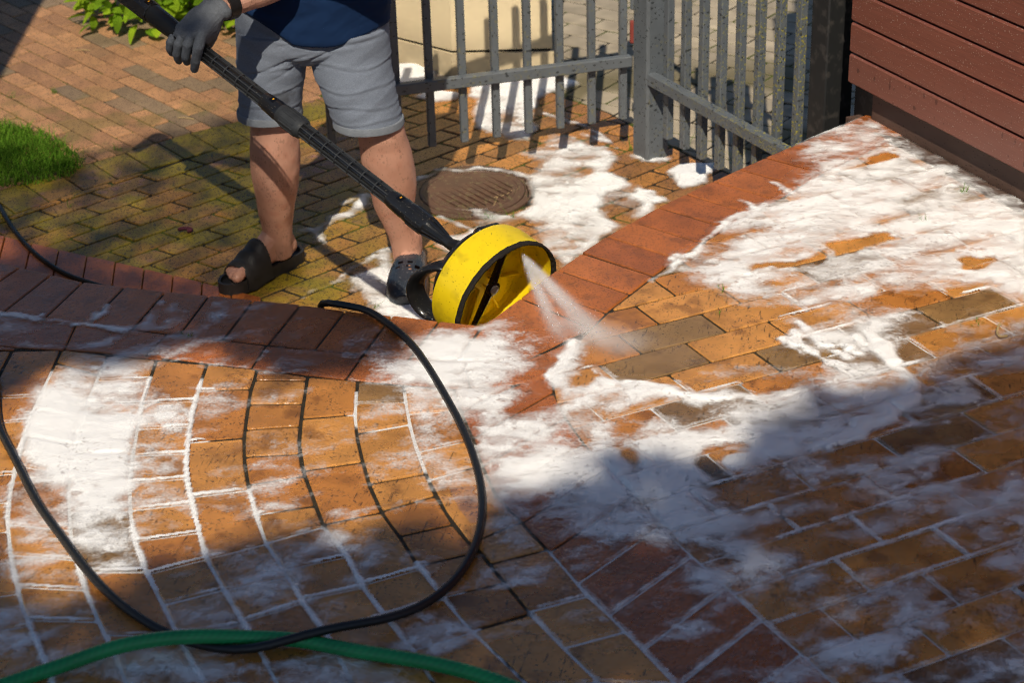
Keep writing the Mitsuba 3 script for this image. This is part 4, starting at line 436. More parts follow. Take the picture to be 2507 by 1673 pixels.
wy_ = meshkit.fbm(np.stack([(fx + .05 * meshkit.fbm(P3 * 5, 2, 4)) * 11, (fy + .1 * meshkit.fbm(P3 * 4, 2, 6)) * 20, fx * 0], -1), 4, 3); t = t * np.clip(.25 + 1.5 * meshkit.fbm(P3 * 5, 3, 52), .3, 1.15) + np.where(t > .03, (wy_ - .5) * 1.0, 0); t = ndimage.gaussian_filter(np.clip(t, 0, 1.4), 1.0)
kp = (t > .05) & ~shapely.contains_xy(terrace_outline.buffer(.01), fx, fy)
hz = .0035 + np.clip(t, 0, 1.3) ** 1.5 * (.003 + .008 * meshkit.fbm(P3 * 16, 2, 5))
fm, fuv = sheet(fx, fy, kp, lambda X, Y: yard_z(Y) + hz, np.stack([t, t * 0 + .2], -1))
put('soap_foam_001', fm, 'foam_mat', True, fuv); tag('soap_foam_001', 'thick white soap foam on the lower yard round the manhole', 'foam', kind='stuff')

# ------------------------------------------------------------------ lower yard
big = sbox(-90, 2.5, 90, 140)
put('ground', TM([[-120, -60, -7.5], [120, -60, -7.5], [120, 160, yard_z(160) - .1], [-120, 160, yard_z(160) - .1]][:4], [[0, 1, 2], [0, 2, 3]]), 'soil'); tag('ground', 'bare ground stretching away round the yard', kind='structure')
scene['ground'] = mikit.ply(TM([[-120, -60, yard_z(-60) - .12], [120, -60, yard_z(-60) - .12], [120, 160, yard_z(160) - .12], [-120, 160, yard_z(160) - .12]], [[0, 1, 2], [0, 2, 3]]), 'soil')
put('yard', TM([[-4.5, 3.3, yard_z(3.3) - .0042], [4.5, 3.3, yard_z(3.3) - .0042], [4.5, 11.5, yard_z(11.5) - .0042], [-4.5, 11.5, yard_z(11.5) - .0042]], [[0, 1, 2], [0, 2, 3]]), 'joint_moss')
tag('yard', 'lower brick paved yard with mossy joints', kind='structure')
M_C, M_R = A_([-.114, 5.722]), .196
MAN = Point(*M_C).buffer(M_R + .004)
far1 = A_([[-2.6, 4.85], [-1.612, 5.621], [-1.347, 5.85], [-1.124, 6.014], [-.893, 6.176], [-.60, 6.40], [-.3, 6.62]])
near3 = A_([[-2.3, 5.37], [-1.378, 6.048], [-1.252, 6.142], [-1.091, 6.266], [-.920, 6.357], [-.66, 6.54], [-.38, 6.76]])
drive_edge = A_([[-.3, 6.62], [.12, 6.58], [.36, 6.33], [.56, 6.02], [.80, 5.70], [1.3, 5.2]])
strip_far = ext(STRIP_FAR, 0, 2, 1)
z1 = Polygon(np.vstack([far1, drive_edge[1:], [[1.3, 3.5], [-2.6, 3.5]]])).buffer(0).difference(MAN)
strip_n = A_([-.62, -.78]); strip_in = strip_far + A_([.02, -.21])
strip_poly = Polygon(np.vstack([strip_far, strip_in[::-1]])).buffer(0)
z1 = z1.difference(strip_poly).difference(terrace_outline.buffer(-.05))
e1, e2 = A_([math.cos(math.radians(40.2)), math.sin(math.radians(40.2))]) * .1875, A_([math.cos(math.radians(-35)), math.sin(math.radians(-35))]) * .0845
pave('yard', 'mossy_paver', grid(A_([-1.223, 5.593]), e1, e2, z1.intersection(sbox(-1.95, 4.2, 1.1, 7)), (-22, 22), (-22, 26)), yard_z, 'paver_moss', 298, gap=.0042, rc=.006, tilt=.003)
bp = []; fl_ = LineString(far1); rn = resample(near3, .128); cross_ = []
for p in rn:
    h_ = LineString([p, p + A_([.62, -.78]) * .8]).intersection(fl_); cross_.append((p, A_(h_.coords[0]) if h_.geom_type == 'Point' else None))
for (a, b), (c, d) in zip(cross_[:-1], cross_[1:]):
    if b is not None and d is not None: bp.append(Polygon([b, d, c, a]).buffer(0))
pave('yard', 'border_paver', bp, yard_z, 'paver_moss', tone=lambda: .75 + .25 * RNG.rand(), gap=.003)
sp = []; sf, si = resample(strip_far, .11), resample(strip_in, .11)
for i in range(min(len(sf), len(si)) - 1): sp.append(Polygon([sf[i], sf[i + 1], si[i + 1] + [-.0, 0], si[i]]))
pave('yard', 'strip_brick', sp, lambda y: yard_z(y) + .012, 'paver_red', tone=lambda: .7 + .3 * RNG.rand(), gap=.0018)
z3 = Polygon(np.vstack([near3[:-1], [[-.55, 6.75], [-.55, 9.2], [-3.6, 9.2], [-3.6, 5.0]]])).buffer(0)
ang = math.radians(-48.2)
pave('yard', 'sunlit_paver', grid(A_([-1.331, 6.652]), A_([math.cos(ang), math.sin(ang)]) * .159, A_([math.cos(math.radians(38)), math.sin(math.radians(38))]) * .0725, z3.intersection(sbox(-2.6, 5.2, -.5, 8.3)), (-22, 22), (-20, 26)), yard_z, 'paver_tan', 298, gap=.0026, rc=.004, tilt=.003)
put('driveway', TM([[-.7, 5.0, yard_z(5.0) - .0030], [4.4, 5.0, yard_z(5.0) - .0030], [4.4, 11.4, yard_z(11.4) - .0030], [-.7, 11.4, yard_z(11.4) - .0030]], [[0, 1, 2], [0, 2, 3]]), 'joint_moss')
tag('driveway', 'pale paved driveway beyond the gate', kind='structure')
zd = Polygon(np.vstack([drive_edge, [[3.5, 5.2], [3.5, 10.5], [-.6, 10.5], [-.52, 6.8]]])).buffer(0)
a_ = math.radians(-33); b_ = math.radians(50)
pave('driveway', 'setts', [], yard_z, 'paver_pale')
pave('driveway', 'sett', grid(A_([.9, 6.8]), A_([math.cos(a_), math.sin(a_)]) * .17, A_([math.cos(b_), math.sin(b_)]) * .105, zd.intersection(sbox(-.6, 5.1, 2.4, 8.6)), (-24, 24), (-24, 26)), yard_z, 'paver_pale', 298, gap=.004, rc=.006, tilt=.004)

# manhole cover
def ringdisc(c, rs, zs, n=56):
    c3 = lambda z: A_([c[0], c[1], z]); sl = .055
    return loft([(c3(float(yard_z(c[1])) + z), (r, 0, 0), (0, r, r * sl)) for r, z in zip(rs, zs)], n)
put('manhole_cover__frame', ringdisc(M_C, [M_R, M_R, .176, .172, .172], [-.02, .003, .004, .002, -.01]), 'iron', 35)
put('manhole_cover__lid', ringdisc(M_C, [.1695, .1695, .166, .150, .148, .140, .138, .001], [-.012, .003, .0045, .0045, .002, .002, .0045, .005]), 'iron', 35)
ribs = []
for i, s in enumerate(np.arange(-.108, .109, .024)):
    h = math.sqrt(.128 ** 2 - s * s); d = A_([math.cos(2.2), math.sin(2.2)]); nn = A_([-d[1], d[0]]); c = M_C + nn * s
    ribs.append(boxm([c[0], c[1], float(yard_z(c[1])) + .0060], [2 * h, .0035, .0035], frame([0, -.055, 1], (d[1], -d[0], 0)) if False else np.array([[d[0], -d[1], 0], [d[1], d[0], 0], [0, 0, 1.0]])))
for r in ribs: put('manhole_cover__rib', r, 'iron')
tag('manhole_cover', 'round rusty brown manhole cover with ribbed lid in the lower yard', 'manhole cover')

# ------------------------------------------------------------------ gate and fence
def bar(a, b, w, d, dirv, bev=.0025):
    """square bar from a to b; width w along dirv"""
    a, b = A_(a, float), A_(b, float); z = (b - a) / np.linalg.norm(b - a); x = A_([dirv[0], dirv[1], 0.0]); x -= (x @ z) * z; x /= np.linalg.norm(x)
    return boxm((a + b) / 2, [w, d, np.linalg.norm(b - a)], np.array([x, np.cross(z, x), z]).T, bev)
ga, gd = A_([-.03, 5.86]), A_([1, .289]) / np.hypot(1, .289); gn = A_([-gd[1], gd[0]])
def gpt(s, z, off=0): q = ga + gd * s + gn * off; return [q[0], q[1], z]
for s in np.arange(-.5425, .44, .1085): put('garden_gate__bar', bar(gpt(s, -.399 + .012 * s), gpt(s, .62 + .02 * math.cos(s * 9)), .024, .024, gd), 'steel')
def hbar(a, b, h, d): 
    a, b = A_(a, float), A_(b, float); x = (b - a) / np.linalg.norm(b - a); y = np.cross([0, 0, 1.0], x); y /= np.linalg.norm(y)
    return boxm((a + b) / 2, [np.linalg.norm(b - a), d, h], np.array([x, y, np.cross(x, y)]).T, .003)
put('garden_gate__rail', hbar(gpt(-.555, -.186, -.028), gpt(.452, -.186, -.028), .036, .030), 'steel')
put('garden_gate__rail', hbar(gpt(-.555, .50, -.028), gpt(.452, .50, -.028), .036, .030), 'steel')
put('garden_gate__hinge', boxm(gpt(.468, -.10), [.018, .018, .075], None, .003), 'rust_red'); tag('garden_gate__hinge', 'red hinge block')
put('garden_gate__hinge', boxm(gpt(.468, .0), [.016, .016, .05], None, .003), 'steel')
tag('garden_gate', 'grey steel bar gate standing behind the man, left of the corner post', 'gate')
pf = A_([.475, 5.985]); pd_ = A_([.5, -.866]); pn = A_([.866, .5])
post_c = A_([.478, 5.965]); pz = float(yard_z(5.96))
R45 = np.array([[pd_[0], -pd_[1], 0], [pd_[1], pd_[0], 0], [0, 0, 1.0]])
put('fence_post', boxm([post_c[0], post_c[1], pz + .63], [.088, .088, 1.30], R45, .008), 'steel'); tag('fence_post', 'thick grey square steel post between gate and fence', 'post')
fo = post_c + pd_ * .045
def fpt(s, z, off=0): q = fo + pd_ * s + pn * off; return [q[0], q[1], z]
for i, s in enumerate(np.arange(.055, .86, .094)):
    q = fpt(s, 0); g = float(yard_z(q[1])); top = .58 + .10 * abs(math.sin((s - .055) / .188 * math.pi * .5))
    put('steel_fence__bar', bar(fpt(s, g + .095), fpt(s, g + 1.06 + .12 * abs(math.cos(s * 5.2))), .026, .026, pd_), 'steel')
q0, q1 = fpt(0, 0, -.030), fpt(.87, 0, -.030)
put('steel_fence__rail', hbar([q0[0], q0[1], yard_z(q0[1]) + .29], [q1[0], q1[1], yard_z(q1[1]) + .29], .040, .034), 'steel')
arc = [fpt(s, float(yard_z(fpt(s, 0)[1])) + .93 + .12 * abs(math.cos(s * 5.2)), -.026) for s in np.linspace(0, .87, 15)]
put('steel_fence__rail', tube(arc, .014, 8, 2), 'steel', 40)
tag('steel_fence', 'grey lichen-spotted steel bar fence panel between post and plank wall', 'fence')
put('wall_post', boxm([.918, 5.135, .55], [.075, .10, 2.35], R45, .004), 'steel_black'); tag('wall_post', 'black steel post at the end of the plank wall', 'post')

# ------------------------------------------------------------------ plank wall on its plinth
def wbox(s0, s1, z0, z1, o0, o1, bev=0.0):
    c = wall_pt((s0 + s1) / 2) + WALL_N * (o0 + o1) / 2
    return boxm([c[0], c[1], (z0 + z1) / 2], [s1 - s0, abs(o1 - o0), z1 - z0], np.array([[WALL_D[0], WALL_N[0], 0], [WALL_D[1], WALL_N[1], 0], [0, 0, 1.0]]), bev)
put('plank_wall__plinth', wbox(0.0, 3.2, -.02, .105, -.30, 0.0, .003), 'plinth')
put('plank_wall__recess', wbox(-.17, -.002, -.60, 2.0, -.34, -.062), 'steel_black')
put('plank_wall__frame', wbox(-.068, 3.2, .10, 2.2, -.06, .003), 'steel_black')
for i in range(24):
    z = .087 + i * .0865
    v = wbox(-.075, 3.2, z, z + .0815, .005, .032, .005); put('plank_wall__plank', v, 'plank', False, np.tile([RNG.rand(), 0], (len(v.vertices), 1)))
tag('plank_wall', 'dark red brown horizontal plank wall on a brown plinth', 'wall')

# ------------------------------------------------------------------ stone pillar behind the gate
pk = A_([-.19, 6.69]); pr_ = A_([1.0, .0]); pl_ = A_([-.72, .69])
def prism(poly, z0, z1): return trimesh.creation.extrude_polygon(poly, z1 - z0).apply_translation([0, 0, z0])
def pil(o): return Polygon([pk, pk + A_([.372, -.006]), pk + A_([.372, .40]), pk + A_([-.24, .40]), pk + A_([-.24, .21])]).buffer(o, join_style=2)
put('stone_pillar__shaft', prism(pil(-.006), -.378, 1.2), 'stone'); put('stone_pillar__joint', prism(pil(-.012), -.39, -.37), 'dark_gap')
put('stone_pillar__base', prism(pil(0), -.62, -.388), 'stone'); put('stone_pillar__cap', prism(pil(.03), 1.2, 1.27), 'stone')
tag('stone_pillar', 'cream stone gate pillar behind the gate bars', 'pillar')

# ------------------------------------------------------------------ hoses
hidden = [[-.70, 4.75, .02], [-.55, 4.35, .03], [-.44, 4.10, .06]]
B_ = [list(p) for p in HOSE_B]; zz = [(.10, .08, .06, .045, .032, .022, .016, .012)[min(i, 7)] for i in range(len(B_))]
B_ = [[x, y, float(yard_z(y)) + .016] for (x, y, z), d in zip(B_, zz)]
A1 = [list(p) for p in HOSE_A][::-1]
A1 = [[p[0], p[1], 0.0095 + .024 * math.exp(-(((p[0] - (-0.307)) ** 2 + (p[1] - 2.527) ** 2) / .11 ** 2))] for p in A1]
path = B_ + [[x, y, float(yard_z(y)) + z] for x, y, z in hidden] + [[-.42, 3.99, -.30], [-.415, 3.90, -.10], [-.418, 3.83, -.012]] + A1 + [[-1.05, 3.45, .0095], [-1.3, 3.75, .0095]]
put('pressure_hose', tube(path, .0077, 14, 5), 'black_rubber', True); tag('pressure_hose', 'thin black pressure hose looping over the coping and the wet bricks', 'hose')
gp = [[x, y, .0155 + .0165 * math.exp(-((x - (-0.555)) / .11) ** 4)] for x, y in HOSE_G]
gp = [[gp[0][0] - .5, gp[0][1] - .35, .0155]] + gp + [[gp[-1][0] + .5, gp[-1][1] - .35, .0155]]
hm, huv = tube(gp, .0118, 20, 8, True)
put('garden_hose', hm, 'green_hose', True, huv); tag('garden_hose', 'thick green garden hose lying along the bottom edge', 'hose')
# BODY
# ------------------------------------------------------------------ the person
LEGL = [(-.657, 5.15, .10, .082, .085), (-.658, 5.15, .0, .074, .076), (-.662, 5.15, -.043, .0666, .068), (-.660, 5.152, -.084, .0672, .066), (-.665, 5.17, -.173, .0735, .074), (-.672, 5.188, -.264, .0670, .070), (-.681, 5.21, -.361, .0540, .057), (-.685, 5.228, -.428, .0455, .047), (-.688, 5.236, -.480, .0425, .046), (-.689, 5.240, -.522, .0415, .048)]
LEGR = [(-.428, 5.138, .10, .085, .086), (-.398, 5.112, .0, .078, .080), (-.358, 5.10, -.061, .0700, .070), (-.352, 5.10, -.090, .0690, .068), (-.347, 5.11, -.127, .0720, .070), (-.341, 5.122, -.180, .0750, .075), (-.333, 5.138, -.240, .0720, .074), (-.331, 5.150, -.290, .0670, .069), (-.331, 5.162, -.345, .0575, .060), (-.322, 5.174, -.410, .0447, .048), (-.312, 5.18, -.450, .0415, .045), (-.305, 5.182, -.485, .0425, .047), (-.302, 5.182, -.520, .0415, .048)]
parts = [man(vloft(LEGL[::-1], 24)), man(vloft(LEGR[::-1], 24))]
def foot(heel, toe, z, side, kz=1.0):
    heel, toe = A_([*heel, z]), A_([*toe, z]); f = (toe - heel) / np.linalg.norm(toe - heel); s = np.cross(f, [0, 0, 1.0]) * side; L = np.linalg.norm(toe - heel)
    up = A_([0, 0, 1.0]); h = lambda a, b, c: heel + f * a * L + s * b + up * c
    o = [hullspheres([h(.10, 0, .034), h(.28, 0, .075 * kz), h(.20, 0, .11)], [.034, .034 * kz, .036]),
         hullspheres([h(.10, 0, .030), h(.30, .004, .080 * kz), h(.55, .010, .052 * kz), h(.45, -.018, .026)], [.030, .032, .026, .022]),
         hullspheres([h(.42, .006, .060 * kz), h(.74, .024, .026), h(.70, -.028, .020), h(.12, 0, .028)], [.028, .023, .018, .027])]
    for i, (b, l, r) in enumerate(((.031, .955, .0165), (.010, .960, .0115), (-.009, .925, .0108), (-.026, .885, .0103), (-.040, .835, .0100))):
        o.append(chain([h(.70, b * .8, .022), h(l - .09, b, .026 - .001 * i), h(l - .02, b + .002, .017)], [r * 1.12, r * 1.05, r], 14))
    return o, f, s
fl, f_l, s_l = foot((-.652, 5.288), (-.830, 5.080), -.532, -1)
fr, f_r, s_r = foot((-.292, 5.240), (-.301, 5.000), -.552, 1, .68)
for q in fl + fr: parts.append(q)
# trunk, neck, head, arms (mostly above the picture, they cast the shadow)
TRUNK = [(-.53, 5.155, .12, .13, .06), (-.528, 5.15, .20, .165, .085), (-.525, 5.14, .33, .165, .09), (-.515, 5.12, .52, .170, .09), (-.505, 5.06, .68, .18, .09), (-.50, 5.03, .80, .17, .085), (-.50, 5.015, .88, .085, .075), (-.50, 4.99, .93, .060, .062), (-.50, 4.965, .985, .058, .062)]
parts.append(man(vloft(TRUNK, 28)))
parts.append(hullspheres([(-.50, 4.955, 1.115), (-.50, 4.975, 1.085), (-.50, 4.905, 1.045), (-.50, 4.895, 1.005), (-.50, 4.985, 1.03)], [.085, .086, .055, .034, .055]))
parts.append(chain([(-.50, 4.872, 1.075), (-.50, 4.850, 1.045)], [.010, .015]))
for s in (-1, 1): parts.append(hullspheres([(-.50 + s * .083, 4.965, 1.07), (-.50 + s * .090, 4.975, 1.055)], [.018, .016]))
WR, FORE, EL = A_([-.760, 4.825, .358]), A_([-.708, 4.890, .362]), A_([-.592, 4.965, .395])
parts.append(chain([A_([-.705, 5.03, .78]), EL], [.058, .047])); parts.append(chain([EL, FORE, WR], [.046, .037, .030], 20))
LH = A_([-1.12, 5.07, .475])
parts.append(chain([A_([-.295, 5.03, .79]), A_([-.36, 4.83, .56]), A_([-.80, 4.93, .52]), LH + [.05, -.02, .04]], [.058, .046, .036, .030]))
body = soften(m3.Manifold.batch_boolean(parts, m3.OpType.Add), .013, 10)
body = displaced(body, lambda v: (meshkit.fbm(v * A_([16, 16, 9]), 3, 6) - .5) * .0075 + (meshkit.fbm(v * A_([60, 60, 22]), 2, 8) - .5) * .0022)
put('person__body', body, 'skin', True)
for s, k in ((-1, 0), (1, 1)): put('person__eye', trimesh.creation.icosphere(2, .011).apply_translation([-.50 + s * .031, 4.862, 1.068]), 'screen', True)
hairm = unman((m3.Manifold.sphere(.098, 32).scale([.96, 1.06, 1.0]).translate([-.50, 4.97, 1.105])).trim_by_plane([0, .55, .83], .55 * 4.93 + .83 * 1.085))
put('person__hair', displaced(hairm, lambda v: (meshkit.fbm(v * 60, 3) - .5) * .012), 'hair', 40)
# shorts
def wrinkle(v, amp=1.0):
    w = meshkit.fbm(np.column_stack([v[:, 0] * 5, v[:, 1] * 5, v[:, 2] * 34 + 2.2 * np.sin(v[:, 0] * 9)]), 4, 5) - .5
    return amp * w * .0065
SHL = [(-.6675, 5.15, -.046, .0905, .094), (-.664, 5.15, -.01, .0895, .094), (-.657, 5.15, .037, .0915, .097), (-.652, 5.15, .089, .0965, .102), (-.643, 5.15, .150, .1030, .108), (-.632, 5.15, .21, .105, .112)]
SHR = [(-.3855, 5.10, -.062, .0975, .100), (-.392, 5.105, -.03, .0985, .101), (-.401, 5.112, .0, .1015, .104), (-.412, 5.122, .045, .1060, .108), (-.425, 5.138, .098, .1120, .112), (-.430, 5.15, .150, .1150, .114), (-.430, 5.15, .21, .112, .114)]
PEL = [(-.545, 5.15, .104, .06, .030), (-.540, 5.15, .122, .120, .070), (-.531, 5.15, .155, .207, .108), (-.530, 5.15, .19, .2140, .116), (-.527, 5.15, .25, .2120, .118), (-.523, 5.15, .33, .206, .116), (-.52, 5.145, .36, .205, .115)]
def dig(r, inner, dz): a, b = r[0], r[1]; return man(vloft([(a[0], a[1], a[2] - .03, a[3] - inner, a[4] - inner), (a[0], a[1], a[2] + dz, a[3] - inner, a[4] - inner)], 40))
S_ = man(vloft(SHL, 48)) + man(vloft(SHR, 48)) + man(vloft(PEL, 48))
sh = unman((S_).refine_to_length(.009)); sh.merge_vertices(); trimesh.smoothing.filter_taubin(sh, lamb=.5, nu=.52, iterations=14)
sh = displaced(sh, wrinkle)
def folds(v):     # the pressed-in ridges across the thighs
    o = np.zeros(len(v))
    for x0, zs in ((-.65, (.055, .118, .005)), (-.40, (.062, .012, .125, -.03))):
        for i, z0 in enumerate(zs):
            zc = z0 + .35 * np.abs(v[:, 0] - x0) ** 1.6 * 8 * .05 + .006 * np.sin(v[:, 0] * 31 + i * 2)
            o += np.where(np.abs(v[:, 0] - x0) < .14, .0022 * np.exp(-((v[:, 2] - zc) / .0036) ** 2) - .0016 * np.exp(-((v[:, 2] - zc + .008) / .0045) ** 2), 0)
    for i, (z0, sl) in enumerate(((.165, .35), (.185, -.3), (.145, .5), (.205, .2), (.178, .1))):
        zc = z0 + sl * (v[:, 0] + .53)
        o -= .0050 * np.exp(-((v[:, 2] - zc) / .0045) ** 2) * np.exp(-((v[:, 0] + .53 - .05 * (i - 2)) / .10) ** 2)
    return o * (v[:, 1] < 5.16)
sh = displaced(sh, folds)
SM = man(sh) - dig(SHL, .010, .028) - dig(SHR, .010, .028)
put('person__shorts', unman(SM), 'denim', 40)
for R in (SHL, SHR):      # stitched hems
    a = R[0]; ring = lambda o, z: [a[0], a[1], a[2] + z, a[3] + o, a[4] + o]
    out = loft([(A_([r[0], r[1], r[2]]), (r[3], 0, 0), (0, r[4], 0)) for r in (ring(-.002, -.001), ring(.0022, -.0015), ring(.0034, .003), ring(.0030, .016), ring(.0018, .0195), ring(-.003, .0205), ring(-.003, .0))], 56, False)
    put('person__hem', displaced(out, lambda v: (meshkit.fbm(v * A_([30, 30, 90]), 3) - .5) * .003), 'denim_pale', 50)
# shirt
SHIRT = [(-.527, 5.150, .205, .2160, .125), (-.527, 5.150, .222, .2185, .130), (-.523, 5.147, .275, .2175, .130), (-.515, 5.135, .36, .2090, .127), (-.508, 5.10, .50, .208, .124), (-.503, 5.06, .68, .222, .125), (-.50, 5.03, .80, .205, .112), (-.50, 5.015, .87, .105, .085), (-.50, 5.01, .885, .085, .075)]
sl = [chain([A_([-.68, 5.03, .785]), A_([-.70, 5.125, .60])], [.082, .070]), chain([A_([-.32, 5.03, .785]), A_([-.345, 4.90, .62])], [.082, .070])]
SHm = (man(vloft(SHIRT, 48)) + m3.Manifold.batch_boolean(sl, m3.OpType.Add)).refine_to_length(.012); shm = unman(SHm); shm.merge_vertices(); trimesh.smoothing.filter_taubin(shm, lamb=.5, nu=.52, iterations=8)
def shirtfold(v): return (meshkit.fbm(np.column_stack([v[:, 0] * 6 + v[:, 2] * 5, v[:, 1] * 5, v[:, 2] * 17 - v[:, 0] * 6]), 4, 2) - .5) * .020
shm = displaced(shm, shirtfold)
vz = np.array(shm.vertices); wgt = np.clip((.33 - vz[:, 2]) / .12, 0, 1); up_ = .085 * np.clip((-.575 - vz[:, 0]) / .15, 0, 1) ** .9 + .016 * np.clip((vz[:, 0] + .45) / .13, 0, 1) - .016 * np.exp(-((vz[:, 0] + .49) / .09) ** 2)
vz[:, 2] += wgt * up_; shm = TM(vz, shm.faces)
hc = vloft([(-.527, 5.15, .15, .209, .121), (-.527, 5.15, .206, .209, .121)], 48)
put('person__shirt', unman(man(shm) - man(hc)), 'navy', 40)
# glove on the hand that holds the lance, watch above it
LA, LB = A_([-.122, 4.12, -.019]), A_([-.805, 4.78, .290]); LD = (LB - LA) / np.linalg.norm(LB - LA); LLEN = np.linalg.norm(LB - LA)
vv = EYE - LB; vv -= (vv @ LD) * LD; vv /= np.linalg.norm(vv); ww = np.cross(LD, vv); ww = ww if ww[2] > 0 else -ww
def around(s, phi, R): return LB + LD * s + R * (math.cos(math.radians(phi)) * vv + math.sin(math.radians(phi)) * ww)
FING = [[[-0.77, 4.732, 0.327], [-0.779, 4.716, 0.3], [-0.791, 4.729, 0.262], [-0.8, 4.751, 0.232]], [[-0.798, 4.755, 0.317], [-0.81, 4.743, 0.297], [-0.819, 4.754, 0.266], [-0.821, 4.776, 0.243]], [[-0.827, 4.781, 0.31], [-0.837, 4.77, 0.292], [-0.847, 4.781, 0.263], [-0.847, 4.803, 0.239]], [[-0.853, 4.808, 0.306], [-0.862, 4.796, 0.291], [-0.868, 4.805, 0.272], [-0.867, 4.823, 0.252]]]
G = [chain([A_(p) for p in f], [r * 1.1, r * 1.08, r, r * .88], 18) for f, r in zip(FING, (.0128, .0125, .0118, .0108))]
CUL, CUR = A_([-.783, 4.818, .360]), A_([-.741, 4.806, .350])
G.append(hullspheres([A_(f[0]) + [0, .004, .002] for f in FING] + [CUL, CUR, A_([-.838, 4.806, .318])], [.0145, .0145, .014, .0125, .021, .022, .013]))
G.append(hullspheres([CUR, A_([-.750, 4.790, .322]), A_([-.766, 4.772, .304]), A_(FING[0][0])], [.021, .019, .0135, .014]))
G.append(chain([A_([-.752, 4.795, .318]), A_([-.770, 4.822, .278]), A_([-.800, 4.842, .252]), A_([-.828, 4.846, .252])], [.020, .0165, .0140, .0115], 16))
fa = FORE - WR; fa /= np.linalg.norm(fa); fc = WR - (A_(FING[1][0]) + A_(FING[2][0])) / 2; fc = fc / np.linalg.norm(fc) * .6 + fa * .4; fc /= np.linalg.norm(fc)
def cring(c, r, k=1.12):
    m_ = frame(fc); ax = (CUR - CUL); ax -= (ax @ fc) * fc; ax /= np.linalg.norm(ax); return (c, ax * r * k, np.cross(fc, ax) * r * .82)
C0 = (CUL + CUR) / 2
cuff = man(loft([cring(C0 + fc * s, r) for s, r in ((-.015, .028), (0.010, .0350), (.026, .0352), (.030, .0385), (.035, .0400), (.043, .0398), (.047, .037), (.048, .030))], 36))
gl = soften(m3.Manifold.batch_boolean(G + [cuff], m3.OpType.Add), .005, 6)
gl = displaced(gl, lambda v: (meshkit.fbm(v * 55, 3, 4) - .5) * .0045)
put('person__glove', gl, 'glove_knit', True)
fb = frame(fa); wc = WR + fa * .064
strap = loft([(wc + fa * s, r * fb[:, 0], r * fb[:, 1]) for s, r in ((-.016, .030), (-.016, .0380), (.016, .0410), (.016, .030))], 36, False)
put('person__watch', strap, 'black_rubber', 40)
tow = A_([-.62, -.45, .65]); tow -= (tow @ fa) * fa; wdir = tow / np.linalg.norm(tow); wx = np.cross(fa, wdir)
put('person__watch__face', boxm(wc - fa * .004 + wdir * .0405, [.036, .042, .011], np.array([wx, fa, wdir]).T, .0035), 'screen')
put('person__watch__bezel', boxm(wc - fa * .004 + wdir * .0385, [.0385, .0445, .009], np.array([wx, fa, wdir]).T, .003), 'black_plastic')
# second glove at the upper handle
g2 = m3.Manifold.batch_boolean([hullspheres([LH, LH + A_([.02, .03, .03]), LH + A_([.055, -.02, .045])], [.030, .026, .030])] + [chain([LH + A_([.012 * k - .02, -.03 - .002 * k, .015 - .006 * k]), LH + A_([.012 * k - .03, -.045, -.02 - .004 * k]), LH + A_([.012 * k - .028, -.02, -.045])], [.012, .0112, .010], 12) for k in range(4)] + [chain([LH + A_([.03, .02, .03]), LH + A_([-.01, .03, .0]), LH + A_([-.03, .01, -.02])], [.015, .013, .011], 12)], m3.OpType.Add)
put('person__glove', soften(g2, .006, 6), 'glove_knit', True)
# slide sandal (left in the picture)
def footprint(heel, toe, side, w0=.034, w1=.050, e=.012):
    heel, toe = A_(heel), A_(toe); f = (toe - heel) / np.linalg.norm(toe - heel); s = A_([f[1], -f[0]]) * side; L = np.linalg.norm(toe - heel)
    prof = ((.0, 0, w0), (.10, 0, w0 + .004), (.30, 0, w0 + .001), (.50, .004, w1 - .009), (.72, .006, w1), (.86, .006, w1 - .008), (.92, .006, w1 - .018))
    return shapely.union_all([Point(*(heel + f * a * L + s * b)).buffer(r + e) for a, b, r in prof] + [Polygon(np.vstack([[heel + f * a * L + s * (b + r + e) for a, b, r in prof], [heel + f * a * L + s * (b - r - e) for a, b, r in prof][::-1]])).buffer(0)]).buffer(.004).buffer(-.004), f, s, L
fp, f2, s2, L2 = footprint((-.658, 5.282), (-.836, 5.070), -1, .034, .048, .006)
zg = float(yard_z(5.17)); hl = A_([-.658, 5.282])
put('person__slide_sandal__sole', displaced(prism(fp, zg + .001, zg + .026), lambda v: v[:, 0] * 0), 'slide_black')
rim_ = fp.difference(fp.buffer(-.008)); put('person__slide_sandal__rim', prism(rim_, zg + .024, zg + .038), 'slide_black')
def h2(a, b, c): q = hl + f2 * a * L2 + s2 * b; return A_([q[0], q[1], zg + c])
rows_ = []
n_ = 15
aa = np.linspace(.46, .83, 24)
for a in aa:
    u = (a - .46) / .37; hgt = .128 - .056 * u; wl, wr2 = .050 + .005 * u, .050 + .004 * u; ridge = .0022 * math.sin(u * 6.283 * 2.5) 
    rows_.append([h2(a + .035 * math.sin(th) * (1 - u), (.006 + (-wl if math.cos(th) < 0 else wr2) * abs(math.cos(th)) ** .8), .010 + (hgt - .010 + ridge) * math.sin(th) ** .72) for th in np.linspace(0, math.pi, n_)])
R_ = A_(rows_); h_, w_ = R_.shape[:2]; idx = np.arange(h_ * w_).reshape(h_, w_)
qf = np.stack([idx[:-1, :-1], idx[:-1, 1:], idx[1:, 1:], idx[1:, :-1]], -1).reshape(-1, 4)
strap_s = TM(R_.reshape(-1, 3), np.vstack([qf[:, [0, 1, 2]], qf[:, [0, 2, 3]]])); nrm = strap_s.vertex_normals; inner = strap_s.vertices - nrm * .0045 * np.sign((nrm @ [0, 0, 1.0]).sum())
bnd = np.r_[idx[0], idx[1:, -1], idx[-1, -2::-1], idx[-2:0:-1, 0]]; N_ = h_ * w_; b2 = np.roll(bnd, -1)
